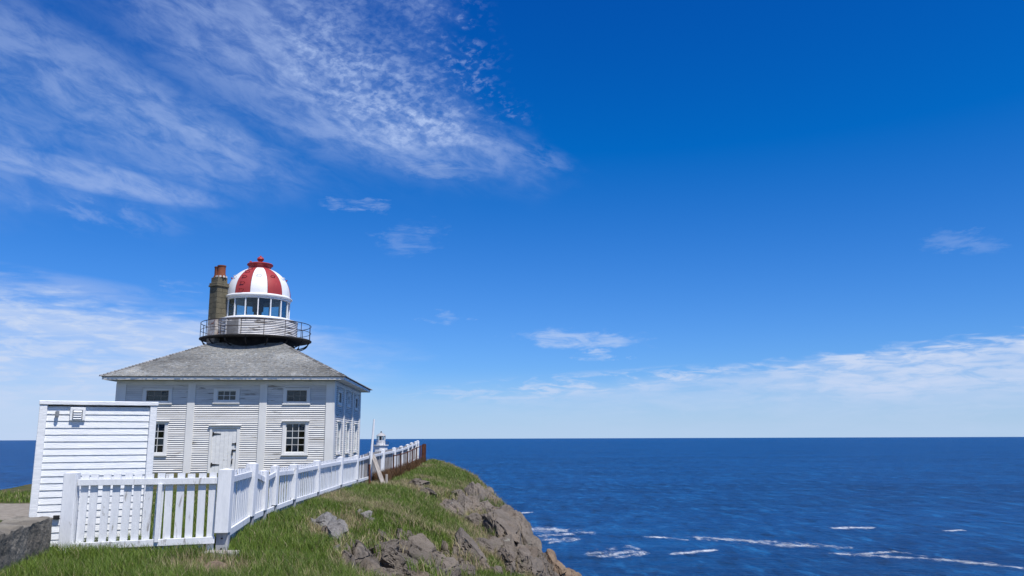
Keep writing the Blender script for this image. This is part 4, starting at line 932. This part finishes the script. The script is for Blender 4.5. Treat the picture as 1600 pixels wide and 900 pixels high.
# ------------------------------------------------------------------ grass
def blades(name, X, Y, Hh, Wd, colr, lean, label):
    n = len(X); Z = height(X, Y) - .01; yaw = rng.uniform(0, 2 * np.pi, n); la = rng.normal(.0, 1.0, n) * 1.2 + 2.6; lm = lean * rng.uniform(.2, 1.2, n) * Hh
    lx, ly = np.cos(la) * lm * .7 + rng.normal(0, .25, n) * Hh, np.sin(la) * lm * .5 + rng.normal(0, .25, n) * Hh
    wx, wy = np.cos(yaw) * Wd / 2, np.sin(yaw) * Wd / 2; P = np.zeros((n, 5, 3), np.float32)
    P[:, 0] = np.stack([X - wx, Y - wy, Z], -1); P[:, 1] = np.stack([X + wx, Y + wy, Z], -1)
    mx, my, mz = X + lx * .3, Y + ly * .3, Z + Hh * .58
    P[:, 2] = np.stack([mx + wx * .75, my + wy * .75, mz], -1); P[:, 3] = np.stack([mx - wx * .75, my - wy * .75, mz], -1)
    P[:, 4] = np.stack([X + lx, Y + ly, Z + Hh * .95], -1)
    b = (np.arange(n) * 5)[:, None]; q = b + np.array([[0, 1, 2, 3]]); t = b + np.array([[3, 2, 4]])
    tint = np.repeat(np.concatenate([colr, np.ones((n, 1))], 1)[:, None, :], 5, 1).reshape(-1, 4)
    o = inst(name, np_mesh(name, P.reshape(-1, 3), q, t, tint, BLADE)); return tag(o, label, 'grass', 'stuff')
def dryness(X, Y):
    d = fbm(X * .55, Y * .38, 4, 71); d = sstep(d, .50, .66)
    return np.clip(d, 0, 1)
def scatter(n, x0, x1, y0, y1, bias=1.0):
    X = rng.uniform(x0, x1, n); Y = y0 + (y1 - y0) * rng.uniform(0, 1, n) ** bias; return X, Y
def colours(dry, n):
    g1, g2 = np.array([.055, .110, .010]), np.array([.150, .210, .028]); s1, s2 = np.array([.26, .20, .095]), np.array([.40, .34, .20])
    r = rng.uniform(0, 1, (n, 1)); g = g1 + (g2 - g1) * r; s = s1 + (s2 - s1) * rng.uniform(0, 1, (n, 1))
    k = (rng.uniform(0, 1, n) < dry)[:, None]; return np.where(k, s, g) * rng.uniform(.75, 1.2, (n, 1))
# near lawn and gully edge
X, Y = scatter(260000, -7.2, .8, 9.4, 21.0, 1.25)
rm = rockmask(X, Y); keep = (rm < .5) & (X < edge_x(Y)) & ~((X < -5.65 - .2 * (Y - 11.0) * 0) & (X < -5.45 - (Y - 8.4) * .267) & (Y < 11.7))
keep &= ~((np.abs(X + 4.12) < .24) & (np.abs(Y - 12.0) < .17)) & ~((Y > 12.3) & (X < -6.4))
dd = np.clip(.06 + .65 * dryness(X, Y) * sstep(X + .25 * (Y - 12), -3.4, -2.2) + .35 * sstep(rockmask(X + .18, Y + .3) + rockmask(X - .18, Y - .3), .1, 1), 0, .93)
bare = np.maximum(np.exp(-(((X + 3.85) / .55) ** 2 + ((Y - 10.9) / .5) ** 2)), .8 * np.exp(-(((X + 3.95) / .35) ** 2 + ((Y - 11.6) / .16) ** 2)))
dd = np.clip(dd + .9 * bare, 0, .95)
keep &= (rng.uniform(0, 1, len(X)) > .35 * dd) & (rng.uniform(0, 1, len(X)) > .85 * bare) & (rng.uniform(0, 1, len(X)) > 1.1 * (fbm(X * 1.4, Y * 1.1, 4, 55) - .52))
X, Y, dd = X[keep], Y[keep], dd[keep]; n = len(X); tuft = .6 + .8 * fbm(X * 2.3, Y * 2.3, 3, 13)
dist_f = np.clip(Y / 13, .8, 1.5)
blades('near_grass', X, Y, rng.uniform(.09, .23, n) * tuft * (1 - .25 * dd), rng.uniform(.005, .010, n) * dist_f, colours(dd, n), .55, 'thick green grass on the near lawn with straw coloured patches')
# cliff shoulder
X, Y = scatter(270000, -5.0, 1.0, 20.0, 56.0, 1.5)
rm = rockmask(X, Y); keep = (rm < .5) & (X < edge_x(Y) + .1); X, Y = X[keep], Y[keep]
nearrock = sstep(rockmask(X + .25, Y + .5) + rockmask(X - .25, Y - .5) + rockmask(X + .3, Y - .4), .1, 1)
dd = np.clip(.10 + .65 * dryness(X, Y) * (1 - sstep(X, -3.6, -2.2) * .6) + .55 * nearrock, 0, .95); n = len(X)
tuft = .55 + .9 * fbm(X * 1.6, Y * 1.6, 3, 19)
blades('cliff_grass', X, Y, rng.uniform(.10, .26, n) * tuft, rng.uniform(.008, .014, n) * np.clip(Y / 24, .8, 2), colours(dd, n), .7, 'long green grass on the cliff shoulder beside the fence')
# dry tufts among the rocks
X, Y = scatter(36000, -2.9, .7, 13.0, 36.0, 1.0)
keep = (X < edge_x(Y) + .25) & (fbm(X * 1.9, Y * 1.2, 3, 91) > .51); X, Y = X[keep], Y[keep]; n = len(X)
dd = np.where(fbm(X * .8, Y * .6, 2, 95) > .5, .25, .85)
blades('dry_tufts', X, Y, rng.uniform(.12, .30, n), rng.uniform(.010, .018, n), colours(dd, n), 1.0, 'dry straw tufts growing in the cracks of the cliff rock')
# rust-brown dead stalks along the wire fence
X, Y = scatter(15000, -5.05, -4.35, 29.5, 47.0, 1.1); X = X + (Y - 30) * -.030; n = len(X); c = np.array([[.105, .055, .022]]) * rng.uniform(.5, 1.5, (n, 1))
blades('dead_stalks', X, Y, rng.uniform(.15, .55, n) * np.clip(1.25 - np.abs(X + 4.7) * 1.2, .3, 1), rng.uniform(.012, .02, n), c, .4, 'brown dead stalks along the foot of the rusty fence')
# yard behind the fence and rim on the left
X, Y = scatter(60000, -9.5, -4.9, 12.6, 30.0, 1.6); keep = ~((X < -5.2) & (Y < 15.2) & (X > -8.0) & (X + Y * .0 < -5.35)); X, Y = X[keep], Y[keep]; n = len(X)
blades('yard_grass', X, Y, rng.uniform(.05, .14, n), rng.uniform(.010, .018, n), colours(.12 + .5 * dryness(X, Y), n), .5, 'short grass in the yard behind the picket fence')
X, Y = scatter(16000, -19.5, -9.0, 20.6, 25.5, 1.0); keep = (Y + .18 * (X + 12) > 21.6); X, Y = X[keep], Y[keep]; n = len(X)
blades('rim_grass', X, Y, rng.uniform(.06, .16, n), rng.uniform(.012, .02, n), colours(np.full(n, .15), n), .5, 'green grass strip along the rim beyond the gravel path')
